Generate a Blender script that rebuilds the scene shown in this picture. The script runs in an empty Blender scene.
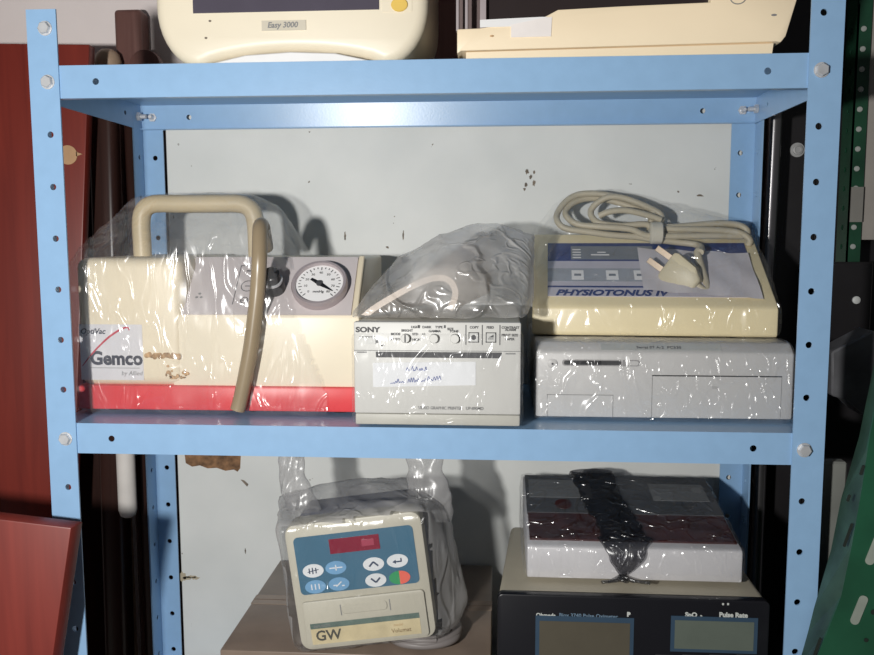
import bpy, bmesh, math, random
from mathutils import Vector, Matrix, noise

random.seed(7)
S = bpy.context.scene
COL = S.collection
R = math.radians

# ------------------------------------------------------------------ camera
CAM = Vector((0.07564, -0.85593, 0.1970))
RX = Vector((0.99742974, 0.07161658, -0.00223104))
UY = Vector((-0.00550915, 0.10769882, 0.9941683))
FW = Vector((-0.07143921, 0.99160074, -0.10781655))
FPX = 851.5
cd = bpy.data.cameras.new('camera')
cam = bpy.data.objects.new('camera', cd)
COL.objects.link(cam)
cam.matrix_world = Matrix(((RX.x, UY.x, -FW.x, CAM.x), (RX.y, UY.y, -FW.y, CAM.y),
                           (RX.z, UY.z, -FW.z, CAM.z), (0, 0, 0, 1)))
cd.sensor_width = 36.0
cd.lens = 36.0 * FPX / 874.0
cd.clip_start = 0.01
S.camera = cam

# ------------------------------------------------------------------ world, light, exposure
w = bpy.data.worlds.new('world')
S.world = w
w.use_nodes = True
w.node_tree.nodes['Background'].inputs[0].default_value = (0.93, 0.95, 1.0, 1)
w.node_tree.nodes['Background'].inputs[1].default_value = 0.060
ld = bpy.data.lights.new('hand_lamp', 'POINT')
ld.energy = 44.0
ld.shadow_soft_size = 0.025
ld.color = (1.0, 0.985, 0.95)
lo = bpy.data.objects.new('hand_lamp', ld)
lo.location = (-0.27, -0.93, 0.19)
COL.objects.link(lo)
S.view_settings.view_transform = 'Standard'
S.view_settings.look = 'None'
S.view_settings.gamma = 1.0
S.view_settings.use_curve_mapping = False
S.view_settings.exposure = 0.0


# ------------------------------------------------------------------ helpers
def at(px, py, Y):
    """point where a viewing ray meets the upright plane at depth Y (used only to take positions)"""
    d = FW + RX * ((px - 437) / FPX) - UY * ((py - 327.5) / FPX)
    return CAM + d * ((Y - CAM.y) / d.y)


def lin(c):
    return tuple(((v / 255) / 12.92 if v / 255 <= 0.04045 else ((v / 255 + 0.055) / 1.055) ** 2.4) for v in c)


MATS = {}


def mat(name, col, rough=0.5, metal=0.0, var=0.06, scale=30, bump=0.0, bscale=200, coat=0.0, spec=0.5):
    if name in MATS:
        return MATS[name]
    m = bpy.data.materials.new(name)
    m.use_nodes = True
    nt = m.node_tree
    b = nt.nodes['Principled BSDF']
    b.inputs['Roughness'].default_value = rough
    b.inputs['Metallic'].default_value = metal
    b.inputs['Coat Weight'].default_value = coat
    b.inputs['Specular IOR Level'].default_value = spec
    tc = nt.nodes.new('ShaderNodeTexCoord')
    n = nt.nodes.new('ShaderNodeTexNoise')
    n.inputs['Scale'].default_value = scale
    n.inputs['Detail'].default_value = 5
    nt.links.new(tc.outputs['Object'], n.inputs['Vector'])
    r = nt.nodes.new('ShaderNodeValToRGB')
    r.color_ramp.elements[0].position = 0.3
    r.color_ramp.elements[1].position = 0.7
    c = col
    r.color_ramp.elements[0].color = tuple(max(0, v * (1 - var)) for v in c) + (1,)
    r.color_ramp.elements[1].color = tuple(min(1, v * (1 + var)) for v in c) + (1,)
    nt.links.new(n.outputs['Fac'], r.inputs['Fac'])
    nt.links.new(r.outputs['Color'], b.inputs['Base Color'])
    if bump:
        n2 = nt.nodes.new('ShaderNodeTexNoise')
        n2.inputs['Scale'].default_value = bscale
        nt.links.new(tc.outputs['Object'], n2.inputs['Vector'])
        bp = nt.nodes.new('ShaderNodeBump')
        bp.inputs['Strength'].default_value = bump
        bp.inputs['Distance'].default_value = 0.002
        nt.links.new(n2.outputs['Fac'], bp.inputs['Height'])
        nt.links.new(bp.outputs['Normal'], b.inputs['Normal'])
    MATS[name] = m
    return m


def wood(name, c0, c1, rough=0.35, stretch=(40, 40, 2.5)):
    m = bpy.data.materials.new(name)
    m.use_nodes = True
    nt = m.node_tree
    b = nt.nodes['Principled BSDF']
    b.inputs['Roughness'].default_value = rough
    tc = nt.nodes.new('ShaderNodeTexCoord')
    mp = nt.nodes.new('ShaderNodeMapping')
    mp.inputs['Scale'].default_value = stretch
    n = nt.nodes.new('ShaderNodeTexNoise')
    n.inputs['Scale'].default_value = 1.5
    n.inputs['Detail'].default_value = 6
    n.inputs['Distortion'].default_value = 0.6
    r = nt.nodes.new('ShaderNodeValToRGB')
    r.color_ramp.elements[0].position = 0.3
    r.color_ramp.elements[1].position = 0.7
    r.color_ramp.elements[0].color = c0 + (1,)
    r.color_ramp.elements[1].color = c1 + (1,)
    nt.links.new(tc.outputs['Object'], mp.inputs['Vector'])
    nt.links.new(mp.outputs['Vector'], n.inputs['Vector'])
    nt.links.new(n.outputs['Fac'], r.inputs['Fac'])
    nt.links.new(r.outputs['Color'], b.inputs['Base Color'])
    return m


def film(name, milky=0.12, tint=(0.9, 0.9, 0.92), gloss=0.10, rough=0.12, bscale=35, strength=0.8, stretch=(1, 1, 0.35),
         trans=(1, 1, 1)):
    """thin clear plastic sheet: mostly transparent, a little milky, with glossy creases"""
    m = bpy.data.materials.new(name)
    m.use_nodes = True
    nt = m.node_tree
    N, L = nt.nodes, nt.links
    N.remove(N['Principled BSDF'])
    out = N['Material Output']
    tr = N.new('ShaderNodeBsdfTransparent')
    tr.inputs['Color'].default_value = trans + (1,)
    df = N.new('ShaderNodeBsdfDiffuse')
    df.inputs['Color'].default_value = tint + (1,)
    tl = N.new('ShaderNodeBsdfTranslucent')
    tl.inputs['Color'].default_value = tint + (1,)
    dm = N.new('ShaderNodeMixShader')
    dm.inputs[0].default_value = 0.35
    L.new(df.outputs[0], dm.inputs[1])
    L.new(tl.outputs[0], dm.inputs[2])
    gl = N.new('ShaderNodeBsdfGlossy')
    gl.inputs['Roughness'].default_value = rough
    gl.inputs['Color'].default_value = (1, 1, 1, 1)
    tc = N.new('ShaderNodeTexCoord')
    mp = N.new('ShaderNodeMapping')
    mp.inputs['Scale'].default_value = stretch
    mp.inputs['Rotation'].default_value = (0.2, 0.5, 0.3)
    L.new(tc.outputs['Object'], mp.inputs['Vector'])
    def crease(scale, width, seed):
        n1 = N.new('ShaderNodeTexNoise')
        n1.noise_dimensions = '4D'
        n1.inputs['W'].default_value = seed
        n1.inputs['Scale'].default_value = scale
        n1.inputs['Detail'].default_value = 2
        n1.inputs['Distortion'].default_value = 0.8
        L.new(mp.outputs[0], n1.inputs['Vector'])
        a = N.new('ShaderNodeMath'); a.operation = 'SUBTRACT'; a.inputs[1].default_value = 0.5
        L.new(n1.outputs['Fac'], a.inputs[0])
        ab = N.new('ShaderNodeMath'); ab.operation = 'ABSOLUTE'
        L.new(a.outputs[0], ab.inputs[0])
        mr_ = N.new('ShaderNodeMapRange')
        mr_.interpolation_type = 'SMOOTHSTEP'
        mr_.inputs[1].default_value = 0.0
        mr_.inputs[2].default_value = width
        mr_.inputs[3].default_value = 1.0
        mr_.inputs[4].default_value = 0.0
        L.new(ab.outputs[0], mr_.inputs[0])
        return mr_
    c1 = crease(bscale * 0.30, 0.045, 1.0)
    c2 = crease(bscale * 0.8, 0.05, 7.0)
    ad = N.new('ShaderNodeMath'); ad.operation = 'MULTIPLY_ADD'
    L.new(c2.outputs[0], ad.inputs[0]); ad.inputs[1].default_value = 0.35
    L.new(c1.outputs[0], ad.inputs[2])
    bp = N.new('ShaderNodeBump')
    bp.inputs['Strength'].default_value = strength
    bp.inputs['Distance'].default_value = 0.003
    L.new(ad.outputs[0], bp.inputs['Height'])
    L.new(bp.outputs[0], gl.inputs['Normal'])
    L.new(bp.outputs[0], df.inputs['Normal'])
    # milkiness varies with a soft noise
    n3 = N.new('ShaderNodeTexNoise')
    n3.inputs['Scale'].default_value = 14
    n3.inputs['Detail'].default_value = 3
    L.new(mp.outputs[0], n3.inputs['Vector'])
    mr = N.new('ShaderNodeMapRange')
    mr.inputs[1].default_value = 0.3
    mr.inputs[2].default_value = 0.7
    mr.inputs[3].default_value = milky * 0.4
    mr.inputs[4].default_value = milky * 1.6
    L.new(n3.outputs['Fac'], mr.inputs[0])
    m1 = N.new('ShaderNodeMixShader')
    L.new(mr.outputs[0], m1.inputs[0])
    L.new(tr.outputs[0], m1.inputs[1])
    L.new(dm.outputs[0], m1.inputs[2])
    lw = N.new('ShaderNodeLayerWeight')
    lw.inputs[0].default_value = 0.25
    mr2 = N.new('ShaderNodeMapRange')
    mr2.inputs[3].default_value = gloss
    mr2.inputs[4].default_value = min(1, gloss * 3.0)
    L.new(lw.outputs['Facing'], mr2.inputs[0])
    m2 = N.new('ShaderNodeMixShader')
    L.new(mr2.outputs[0], m2.inputs[0])
    L.new(m1.outputs[0], m2.inputs[1])
    L.new(gl.outputs[0], m2.inputs[2])
    L.new(m2.outputs[0], out.inputs['Surface'])
    return m


BASE = {}


def thing(name, label, cat, loc, rot=(0, 0, 0), group=None, local=False):
    """an Empty at the thing's base; unless local, its parts are given in world coordinates"""
    o = bpy.data.objects.new(name, None)
    o.empty_display_size = 0.02
    COL.objects.link(o)
    o.location = loc
    o.rotation_euler = rot
    o['label'] = label
    o['category'] = cat
    if group:
        o['group'] = group
    BASE[o.name] = Vector((0, 0, 0)) if local else Vector(loc)
    return o


def tag(o, label, cat, group=None, kind=None):
    o['label'] = label
    o['category'] = cat
    if group:
        o['group'] = group
    if kind:
        o['kind'] = kind
    return o


def root_of(o):
    while o.parent:
        o = o.parent
    return o


def link_mesh(name, me, material, parent=None, smooth=None, base=None):
    o = bpy.data.objects.new(name, me)
    COL.objects.link(o)
    if isinstance(material, (list, tuple)):
        for m in material:
            me.materials.append(m)
    else:
        me.materials.append(material)
    if parent is not None:
        b = BASE.get(root_of(parent).name, Vector((0, 0, 0)))
        if b.length:
            me.transform(Matrix.Translation(-b))
        o.parent = parent
    elif base is not None:
        me.transform(Matrix.Translation(-Vector(base)))
        o.location = base
        BASE[o.name] = Vector(base)
    if smooth is not None:
        for p in me.polygons:
            p.use_smooth = True
        me.set_sharp_from_angle(angle=R(smooth))
    return o


class MB:
    def __init__(s):
        s.bm = bmesh.new()

    def poly(s, vs, faces, xf=None, mi=0):
        vv = [s.bm.verts.new(xf @ Vector(v) if xf else v) for v in vs]
        for f in faces:
            try:
                fa = s.bm.faces.new([vv[i] for i in f])
                fa.material_index = mi
            except ValueError:
                pass
        return s

    def box(s, x0, x1, y0, y1, z0, z1, xf=None, mi=0):
        vs = [(x0, y0, z0), (x1, y0, z0), (x1, y1, z0), (x0, y1, z0), (x0, y0, z1), (x1, y0, z1), (x1, y1, z1), (x0, y1, z1)]
        return s.poly(vs, [(0, 3, 2, 1), (4, 5, 6, 7), (0, 1, 5, 4), (1, 2, 6, 5), (2, 3, 7, 6), (3, 0, 4, 7)], xf, mi)

    def prism(s, prof, a0, a1, axis='x', xf=None, mi=0):
        """profile extruded along x (profile in y,z), y (profile in x,z) or z (profile in x,y)"""
        def V(a, p):
            return {'x': (a, p[0], p[1]), 'y': (p[0], a, p[1]), 'z': (p[0], p[1], a)}[axis]
        n = len(prof)
        vs = [V(a0, p) for p in prof] + [V(a1, p) for p in prof]
        f = [tuple(range(n))[::-1], tuple(range(n, 2 * n))] + [(i, (i + 1) % n, n + (i + 1) % n, n + i) for i in range(n)]
        return s.poly(vs, f, xf, mi)

    def tube(s, path, r, seg=10, cap=True, xf=None, mi=0, flat=1.0):
        path = [Vector(p) for p in path]
        rr = r if isinstance(r, (list, tuple)) else [r] * len(path)
        rings = []
        up = Vector((0.13, 0.31, 0.94))
        prev = None
        for i, p in enumerate(path):
            t = (path[min(i + 1, len(path) - 1)] - path[max(i - 1, 0)]).normalized()
            if prev is None:
                a = t.cross(up).normalized()
            else:
                a = (prev - t * prev.dot(t)).normalized()
            prev = a
            b = t.cross(a)
            rings.append([p + (a * math.cos(2 * math.pi * k / seg) + b * (flat * math.sin(2 * math.pi * k / seg))) * rr[i] for k in range(seg)])
        vs = [v for ring in rings for v in ring]
        f = []
        for i in range(len(rings) - 1):
            for k in range(seg):
                f.append((i * seg + k, i * seg + (k + 1) % seg, (i + 1) * seg + (k + 1) % seg, (i + 1) * seg + k))
        if cap:
            f.append(tuple(range(seg))[::-1])
            f.append(tuple((len(rings) - 1) * seg + k for k in range(seg)))
        return s.poly(vs, f, xf, mi)

    def lathe(s, prof, xf, seg=32, mi=0):
        """profile of (radius, height) turned about local z"""
        vs, f = [], []
        for (r, h) in prof:
            for k in range(seg):
                a = 2 * math.pi * k / seg
                vs.append((r * math.cos(a), r * math.sin(a), h))
        n = len(prof)
        for i in range(n - 1):
            for k in range(seg):
                f.append((i * seg + k, i * seg + (k + 1) % seg, (i + 1) * seg + (k + 1) % seg, (i + 1) * seg + k))
        if prof[0][0] > 1e-6:
            f.append(tuple(range(seg))[::-1])
        if prof[-1][0] > 1e-6:
            f.append(tuple((n - 1) * seg + k for k in range(seg)))
        s.poly(vs, f, xf, mi)
        return s

    def plate(s, w_, h_, t, holes, xf, seg=12):
        """plate w x h (local x, y), thick t (local z), with round holes ordered along y"""
        hs = sorted(holes, key=lambda q: q[1])
        cuts = [0.0] + [(hs[i][1] + hs[i + 1][1]) / 2 for i in range(len(hs) - 1)] + [h_]
        if not hs:
            return s.box(0, w_, 0, h_, 0, t, xf)
        for i, (cx, cy, r) in enumerate(hs):
            y0, y1 = cuts[i], cuts[i + 1]
            angs = [2 * math.pi * k / seg for k in range(seg)]
            for (qx, qy) in ((0, y0), (w_, y0), (w_, y1), (0, y1)):
                angs.append(math.atan2(qy - cy, qx - cx) % (2 * math.pi))
            angs = sorted(set(round(a, 6) for a in angs))
            n = len(angs)
            inn, outp = [], []
            for a in angs:
                c, d = math.cos(a), math.sin(a)
                ts = []
                if c > 1e-9: ts.append((w_ - cx) / c)
                if c < -1e-9: ts.append((0 - cx) / c)
                if d > 1e-9: ts.append((y1 - cy) / d)
                if d < -1e-9: ts.append((y0 - cy) / d)
                q = min(ts)
                inn.append((cx + r * c, cy + r * d))
                outp.append((cx + q * c, cy + q * d))
            vs = [(x, y, 0) for x, y in inn] + [(x, y, 0) for x, y in outp] + [(x, y, t) for x, y in inn] + [(x, y, t) for x, y in outp]
            f = []
            for k in range(n):
                j = (k + 1) % n
                f.append((k, n + k, n + j, j)[::-1])
                f.append((2 * n + k, 3 * n + k, 3 * n + j, 2 * n + j))
                f.append((k, j, 2 * n + j, 2 * n + k))
                f.append((n + k, 3 * n + k, 3 * n + j, n + j)[::-1])
            s.poly(vs, f, xf)
        return s

    def bevel(s, off, seg=2, ang=30):
        s.bm.normal_update()
        bmesh.ops.remove_doubles(s.bm, verts=s.bm.verts, dist=1e-6)
        es = [e for e in s.bm.edges if len(e.link_faces) == 2 and e.calc_face_angle(0) > R(ang)]
        bmesh.ops.bevel(s.bm, geom=es, offset=off, segments=seg, profile=0.5, affect='EDGES', clamp_overlap=True)
        return s

    def build(s, name, material, parent=None, smooth=None, base=None, recalc=True):
        if recalc:
            bmesh.ops.recalc_face_normals(s.bm, faces=s.bm.faces)
        me = bpy.data.meshes.new(name)
        s.bm.to_mesh(me)
        s.bm.free()
        return link_mesh(name, me, material, parent, smooth, base)


def frame(o, ex, ey):
    """local->world matrix with x along ex and y along ey"""
    ex = Vector(ex).normalized()
    ey = Vector(ey)
    ey = (ey - ex * ey.dot(ex)).normalized()
    ez = ex.cross(ey)
    return Matrix(((ex.x, ey.x, ez.x, o[0]), (ex.y, ey.y, ez.y, o[1]), (ex.z, ey.z, ez.z, o[2]), (0, 0, 0, 1)))


def front(x, y, z):
    """frame on a face that looks towards -Y: local x right, local y up, local z out"""
    return frame((x, y, z), (1, 0, 0), (0, 0, 1))


def ribbon(m, path, widths, ax, flat, seg=18):
    """flattened tube whose broad side lies along ax"""
    ax = Vector(ax)
    vs, f = [], []
    n = len(path)
    for i, p in enumerate(path):
        t = (path[min(i + 1, n - 1)] - path[max(i - 1, 0)]).normalized()
        b = t.cross(ax).normalized()
        for k in range(seg):
            a = 2 * math.pi * k / seg
            vs.append(p + ax * (widths[i] * math.cos(a)) + b * (flat * widths[i] * math.sin(a)))
    for i in range(n - 1):
        for k in range(seg):
            f.append((i * seg + k, i * seg + (k + 1) % seg, (i + 1) * seg + (k + 1) % seg, (i + 1) * seg + k))
    m.poly(vs, f)


def rrect(w_, h_, r, n=6):
    pts = []
    for cx, cy, a0 in ((w_ - r, r, -90), (w_ - r, h_ - r, 0), (r, h_ - r, 90), (r, r, 180)):
        for k in range(n + 1):
            a = R(a0 + 90 * k / n)
            pts.append((cx + r * math.cos(a), cy + r * math.sin(a)))
    return pts


def decal(name, material, parent, xf, poly, t=0.0004):
    return MB().prism(poly, 0, t, 'z', xf).build(name, material, parent)


def rectp(x, y, w_, h_):
    return [(x, y), (x + w_, y), (x + w_, y + h_), (x, y + h_)]


def ell(cx, cy, a, b, n=28):
    return [(cx + a * math.cos(2 * math.pi * k / n), cy + b * math.sin(2 * math.pi * k / n)) for k in range(n)]


def text(body, size, xf, material, parent, bold=0.0, shear=0.0, name='lettering', sx=1.0, align='LEFT', spacing=1.0):
    cu = bpy.data.curves.new('t', 'FONT')
    cu.body = body
    cu.size = size
    cu.extrude = 0.0002
    cu.offset = bold
    cu.shear = shear
    cu.align_x = align
    cu.space_character = spacing
    cu.resolution_u = 3
    to = bpy.data.objects.new('t', cu)
    COL.objects.link(to)
    dg = bpy.context.evaluated_depsgraph_get()
    me = bpy.data.meshes.new_from_object(to.evaluated_get(dg))
    bpy.data.objects.remove(to)
    bpy.data.curves.remove(cu)
    me.name = name
    me.transform(xf @ Matrix.Diagonal((sx, 1, 1, 1)))
    me.materials.clear()
    return link_mesh(name, me, material, parent)


def smooth_path(pts, n=8):
    P = [Vector(p) for p in pts]
    out = []
    for i in range(len(P) - 1):
        p0, p1, p2, p3 = P[max(i - 1, 0)], P[i], P[i + 1], P[min(i + 2, len(P) - 1)]
        for k in range(n):
            t = k / n
            out.append(0.5 * ((2 * p1) + (p2 - p0) * t + (2 * p0 - 5 * p1 + 4 * p2 - p3) * t * t + (3 * p1 - p0 - 3 * p2 + p3) * t ** 3))
    out.append(P[-1])
    return out


def wrap(name, pts, material, off=0.003, voxel=0.006, amp=0.003, nscale=28, floor=None, opened=None, parent=None, base=None, zones=None,
         seed=0.0, sm=4, stretch=(1, 1, 0.5), amp2=0.0, keep=None):
    """plastic sheet drawn tight over a set of points, creased"""
    bm = bmesh.new()
    for p in pts:
        bm.verts.new(p)
    bmesh.ops.convex_hull(bm, input=bm.verts)
    loose = [v for v in bm.verts if not v.link_faces]
    bmesh.ops.delete(bm, geom=loose, context='VERTS')
    bmesh.ops.recalc_face_normals(bm, faces=bm.faces)
    me = bpy.data.meshes.new('h')
    bm.to_mesh(me)
    bm.free()
    o = bpy.data.objects.new('h', me)
    COL.objects.link(o)
    md = o.modifiers.new('r', 'REMESH')
    md.mode = 'VOXEL'
    md.voxel_size = voxel
    s_ = o.modifiers.new('s', 'SMOOTH')
    s_.iterations = sm
    s_.factor = 0.5
    dg = bpy.context.evaluated_depsgraph_get()
    m2 = bpy.data.meshes.new_from_object(o.evaluated_get(dg))
    bpy.data.objects.remove(o)
    bm = bmesh.new()
    bm.from_mesh(m2)
    bm.normal_update()
    for v in bm.verts:
        q = Vector((v.co.x * stretch[0], v.co.y * stretch[1], v.co.z * stretch[2])) * nscale + Vector((seed, seed * 1.7, -seed))
        a = 1 - 2 * abs(noise.noise(q))                      # ridges
        b = 1 - 2 * abs(noise.noise(q * 2.3 + Vector((5, 1, 3))))
        d = off + amp * (a + 0.5 * b) * 0.6 + amp2 * noise.noise(q * 0.3)
        v.co = v.co + v.normal * max(d, off * 0.4)
    if floor is not None:
        for v in bm.verts:
            if v.co.z < floor:
                v.co.z = floor
    if opened:
        bmesh.ops.delete(bm, geom=[f for f in bm.faces if opened(f.calc_center_median(), f.normal)], context='FACES')
    if zones:
        bm.normal_update()
        for f_ in bm.faces:
            f_.material_index = zones(f_.calc_center_median(), f_.normal)
    me = bpy.data.meshes.new(name)
    bm.to_mesh(me)
    bm.free()
    ob = link_mesh(name, me, material, parent, None, base)
    for p in me.polygons:
        p.use_smooth = True
    return ob


def struct(o):
    o['kind'] = 'structure'
    return o


# ------------------------------------------------------------------ materials
BLUE = mat('blue_paint', (0.26, 0.43, 0.65), 0.30, 0, 0.03, 60, 0.03, 400)
STEEL = mat('zinc_steel', (0.60, 0.61, 0.63), 0.42, 0.45, 0.1, 80)
HANDLEM = mat('tan_cream_plastic', (0.60, 0.495, 0.32), 0.45, 0, 0.06, 25)
CREAM = mat('cream_plastic', (0.72, 0.63, 0.47), 0.42, 0, 0.05, 12)
CREAMY = mat('yellowed_plastic', (0.80, 0.69, 0.44), 0.42, 0, 0.03, 14)
CREAMW = mat('warm_white_plastic', (0.78, 0.70, 0.55), 0.4, 0, 0.03, 14)
PEACH = mat('peach_plastic', (0.92, 0.765, 0.545), 0.45, 0, 0.02, 14)
GREYW = mat('grey_white_plastic', (0.60, 0.595, 0.57), 0.45, 0, 0.03, 20)
GREYB = mat('warm_grey_plastic', (0.50, 0.49, 0.44), 0.5, 0, 0.05, 20)
PANELG = mat('mauve_grey_panel', (0.56, 0.51, 0.51), 0.5, 0, 0.03, 30)
RED = mat('red_plastic', (0.66, 0.055, 0.062), 0.4, 0, 0.06, 20)
BLACK = mat('black_plastic', (0.012, 0.012, 0.014), 0.35, 0, 0.1, 40)
DARKG = mat('dark_grey_ink', (0.05, 0.05, 0.055), 0.6, 0, 0.1, 40)
MIDG = mat('mid_grey_ink', (0.22, 0.22, 0.22), 0.6, 0, 0.1, 40)
WHITE = mat('white_paper', (0.80, 0.79, 0.79), 0.7, 0, 0.02, 40)
RUBBER = mat('black_rubber', (0.02, 0.02, 0.02), 0.7)
TAN = mat('tan_tube', (0.29, 0.225, 0.145), 0.3, 0, 0.12, 18)
MAHOG = wood('mahogany_wood', lin((112, 38, 30)), lin((130, 47, 36)), 0.38)
MAHOG2 = wood('mahogany_panel', lin((106, 36, 29)), lin((123, 45, 36)), 0.42)
DARKWOOD = wood('dark_wood', (0.024, 0.011, 0.009), (0.046, 0.020, 0.016), 0.28)
BLACKM = mat('black_metal', (0.017, 0.0155, 0.017), 0.32, 0, 0.1, 30)
GREEN = mat('green_paint', (0.012, 0.075, 0.038), 0.4, 0, 0.25, 14)
GREENL = mat('worn_green_paint', (0.028, 0.068, 0.046), 0.5, 0, 0.5, 20)
GREENH = mat('worn_green_edge', (0.22, 0.3, 0.24), 0.6, 0, 0.4, 30)

# ------------------------------------------------------------------ setting
FLOOR = -1.0
fl = MB().box(-2.2, 2.2, -1.6, 0.7, FLOOR - 0.05, FLOOR).build('floor', mat('floor_cement', (0.33, 0.31, 0.29), 0.7, 0, 0.15, 6))
struct(fl)
WALLM = mat('wall_plaster', (0.97, 0.87, 0.85), 0.8, 0, 0.05, 6, 0.15, 60)
wl = MB().box(-2.2, 2.2, 0.46, 0.54, FLOOR, 1.6).build('wall_back', WALLM)
struct(wl)

# white board standing behind the rack, with rust stains and chips
def board_material():
    m = bpy.data.materials.new('white_board_paint')
    m.use_nodes = True
    nt = m.node_tree
    N, L = nt.nodes, nt.links
    b = N['Principled BSDF']
    b.inputs['Roughness'].default_value = 0.55
    tc = N.new('ShaderNodeTexCoord')
    n1 = N.new('ShaderNodeTexNoise'); n1.inputs['Scale'].default_value = 9; n1.inputs['Detail'].default_value = 6
    L.new(tc.outputs['Object'], n1.inputs['Vector'])
    r1 = N.new('ShaderNodeValToRGB')
    r1.color_ramp.elements[0].position = 0.3; r1.color_ramp.elements[0].color = (0.605, 0.62, 0.605, 1)
    r1.color_ramp.elements[1].position = 0.7; r1.color_ramp.elements[1].color = (0.695, 0.705, 0.685, 1)
    L.new(n1.outputs['Fac'], r1.inputs['Fac'])
    # small dark chips
    n2 = N.new('ShaderNodeTexNoise'); n2.inputs['Scale'].default_value = 55; n2.inputs['Detail'].default_value = 3
    L.new(tc.outputs['Object'], n2.inputs['Vector'])
    r2 = N.new('ShaderNodeValToRGB')
    r2.color_ramp.elements[0].position = 0.745; r2.color_ramp.elements[0].color = (0, 0, 0, 1)
    r2.color_ramp.elements[1].position = 0.76; r2.color_ramp.elements[1].color = (1, 1, 1, 1)
    L.new(n2.outputs['Fac'], r2.inputs['Fac'])
    mx = N.new('ShaderNodeMixRGB')
    mx.inputs[2].default_value = (0.12, 0.09, 0.06, 1)
    L.new(r2.outputs['Color'], mx.inputs[0])
    L.new(r1.outputs['Color'], mx.inputs[1])
    L.new(mx.outputs[0], b.inputs['Base Color'])
    return m


bb = MB().box(-0.368, 0.385, 0.272, 0.282, FLOOR, 0.365).bevel(0.001, 1).build('back_board', board_material(), base=(0, 0.277, FLOOR))
tag(bb, 'large white painted board standing upright behind the blue rack, with rust stains', 'board')
STAIN = mat('rust_stain', (0.20, 0.105, 0.05), 0.8, 0, 0.5, 120)
CHIP = mat('paint_chip', (0.16, 0.13, 0.10), 0.8, 0, 0.5, 120)


def blob(cx, cz, a, b, mat_, n=18, j=0.35):
    pts = []
    for k in range(n):
        t = 2 * math.pi * k / n
        q = 1 - j + 2 * j * random.random()
        pts.append((cx + a * q * math.cos(t), cz + b * q * math.sin(t)))
    decal('stain', mat_, bb, front(0, 0.272, 0), pts, 0.0003)


pts = [(-0.358, -0.095), (-0.277, -0.095), (-0.279, -0.123), (-0.283, -0.128), (-0.288, -0.125), (-0.300, -0.127), (-0.312, -0.123), (-0.325, -0.124),
       (-0.336, -0.120), (-0.347, -0.122), (-0.356, -0.117)]
decal('stain', STAIN, bb, front(0, 0.272, 0), pts, 0.0003)
for (cx, cz, a, b) in ((0.112, 0.279, .0025, .0035), (0.117, 0.272, .002, .003), (0.111, 0.262, .0018, .0028), (0.1215, 0.278, .0015, .002),
                       (0.121, 0.264, .002, .004), (0.109, 0.256, .0015, .002), (0.333, 0.247, .0028, .0014), (0.336, 0.2465, .002, .001),
                       (0.306, 0.252, .0013, .0013), (-0.05, 0.197, .001, .006), (-0.0713, 0.181, .002, .0013), (-0.128, 0.196, .0012, .005), (-0.361, 0.222, .001, .002)):
    blob(cx, cz, a, b, CHIP)
decal('stain', CHIP, bb, front(0, 0.272, 0), [(-0.279, -0.139), (-0.270, -0.149), (-0.268, -0.1455), (-0.274, -0.140)], 0.0003)
blob(-0.275, -0.241, .0009, .004, CHIP)
for k in range(4):
    blob(-0.366 + .006 * k, -0.281 - .002 * (k % 2), .006, .0022 if k else .007, mat('faint_stain', (0.42, 0.36, 0.26), .8), j=.3)

# ------------------------------------------------------------------ blue rack
W2 = 0.40
D = 0.265
FW_ = 0.031
P = 0.0527
Z1 = 0.3685
LIP = 0.0325
HC = 0.0195          # hole centre from the outer edge
rack = thing('shelving_rack', 'sky blue slotted steel shelving rack holding all the wrapped medical devices', 'shelf rack', (0, 0.1325, FLOOR))
LEVELS = [Z1, 0.0, -0.4000]
BOLTZ = [Z1 - 0.0165, -0.0165, -0.4000 - 0.0165]


def hole_rows(z0, z1, skip):
    out = []
    k0 = int((z0 - BOLTZ[1]) / P) - 1
    for k in range(k0, k0 + 60):
        z = BOLTZ[1] + k * P
        if z0 + 0.006 < z < z1 - 0.006 and not any(abs(z - s) < 0.01 for s in skip):
            out.append(z - z0)
    return out


def upright(sx, back, ztop):
    z0 = FLOOR
    rows = hole_rows(z0, ztop, BOLTZ + ([Z1 - .0165 + P] if sx < 0 else []) if not back else BOLTZ)
    m = MB()
    x = sx * W2
    yf = (D if back else -0.002)
    # flange facing the viewer
    holes = [(HC if sx < 0 else FW_ - HC, z, 0.0033) for z in rows]
    m.plate(FW_, ztop - z0, 0.002, holes, front(x if sx < 0 else x - FW_, yf + 0.002, z0))
    # side flange
    ys = (D - 0.029) if back else 0.0
    holes = [(FW_ / 2, z, 0.0033) for z in rows]
    m.plate(FW_ - 0.002, ztop - z0, 0.002, holes, frame((x - sx * 0.002 if sx > 0 else x + 0.002, ys, z0), (0, 1, 0), (0, 0, 1)) if sx < 0 else
            frame((x - 0.002, ys, z0), (0, 1, 0), (0, 0, 1)))
    return m.build('upright', BLUE, rack)


UP_TOP = 0.4235
upright(-1, False, UP_TOP)
upright(1, False, UP_TOP)
upright(-1, True, 0.405)
upright(1, True, 0.405)


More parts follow.
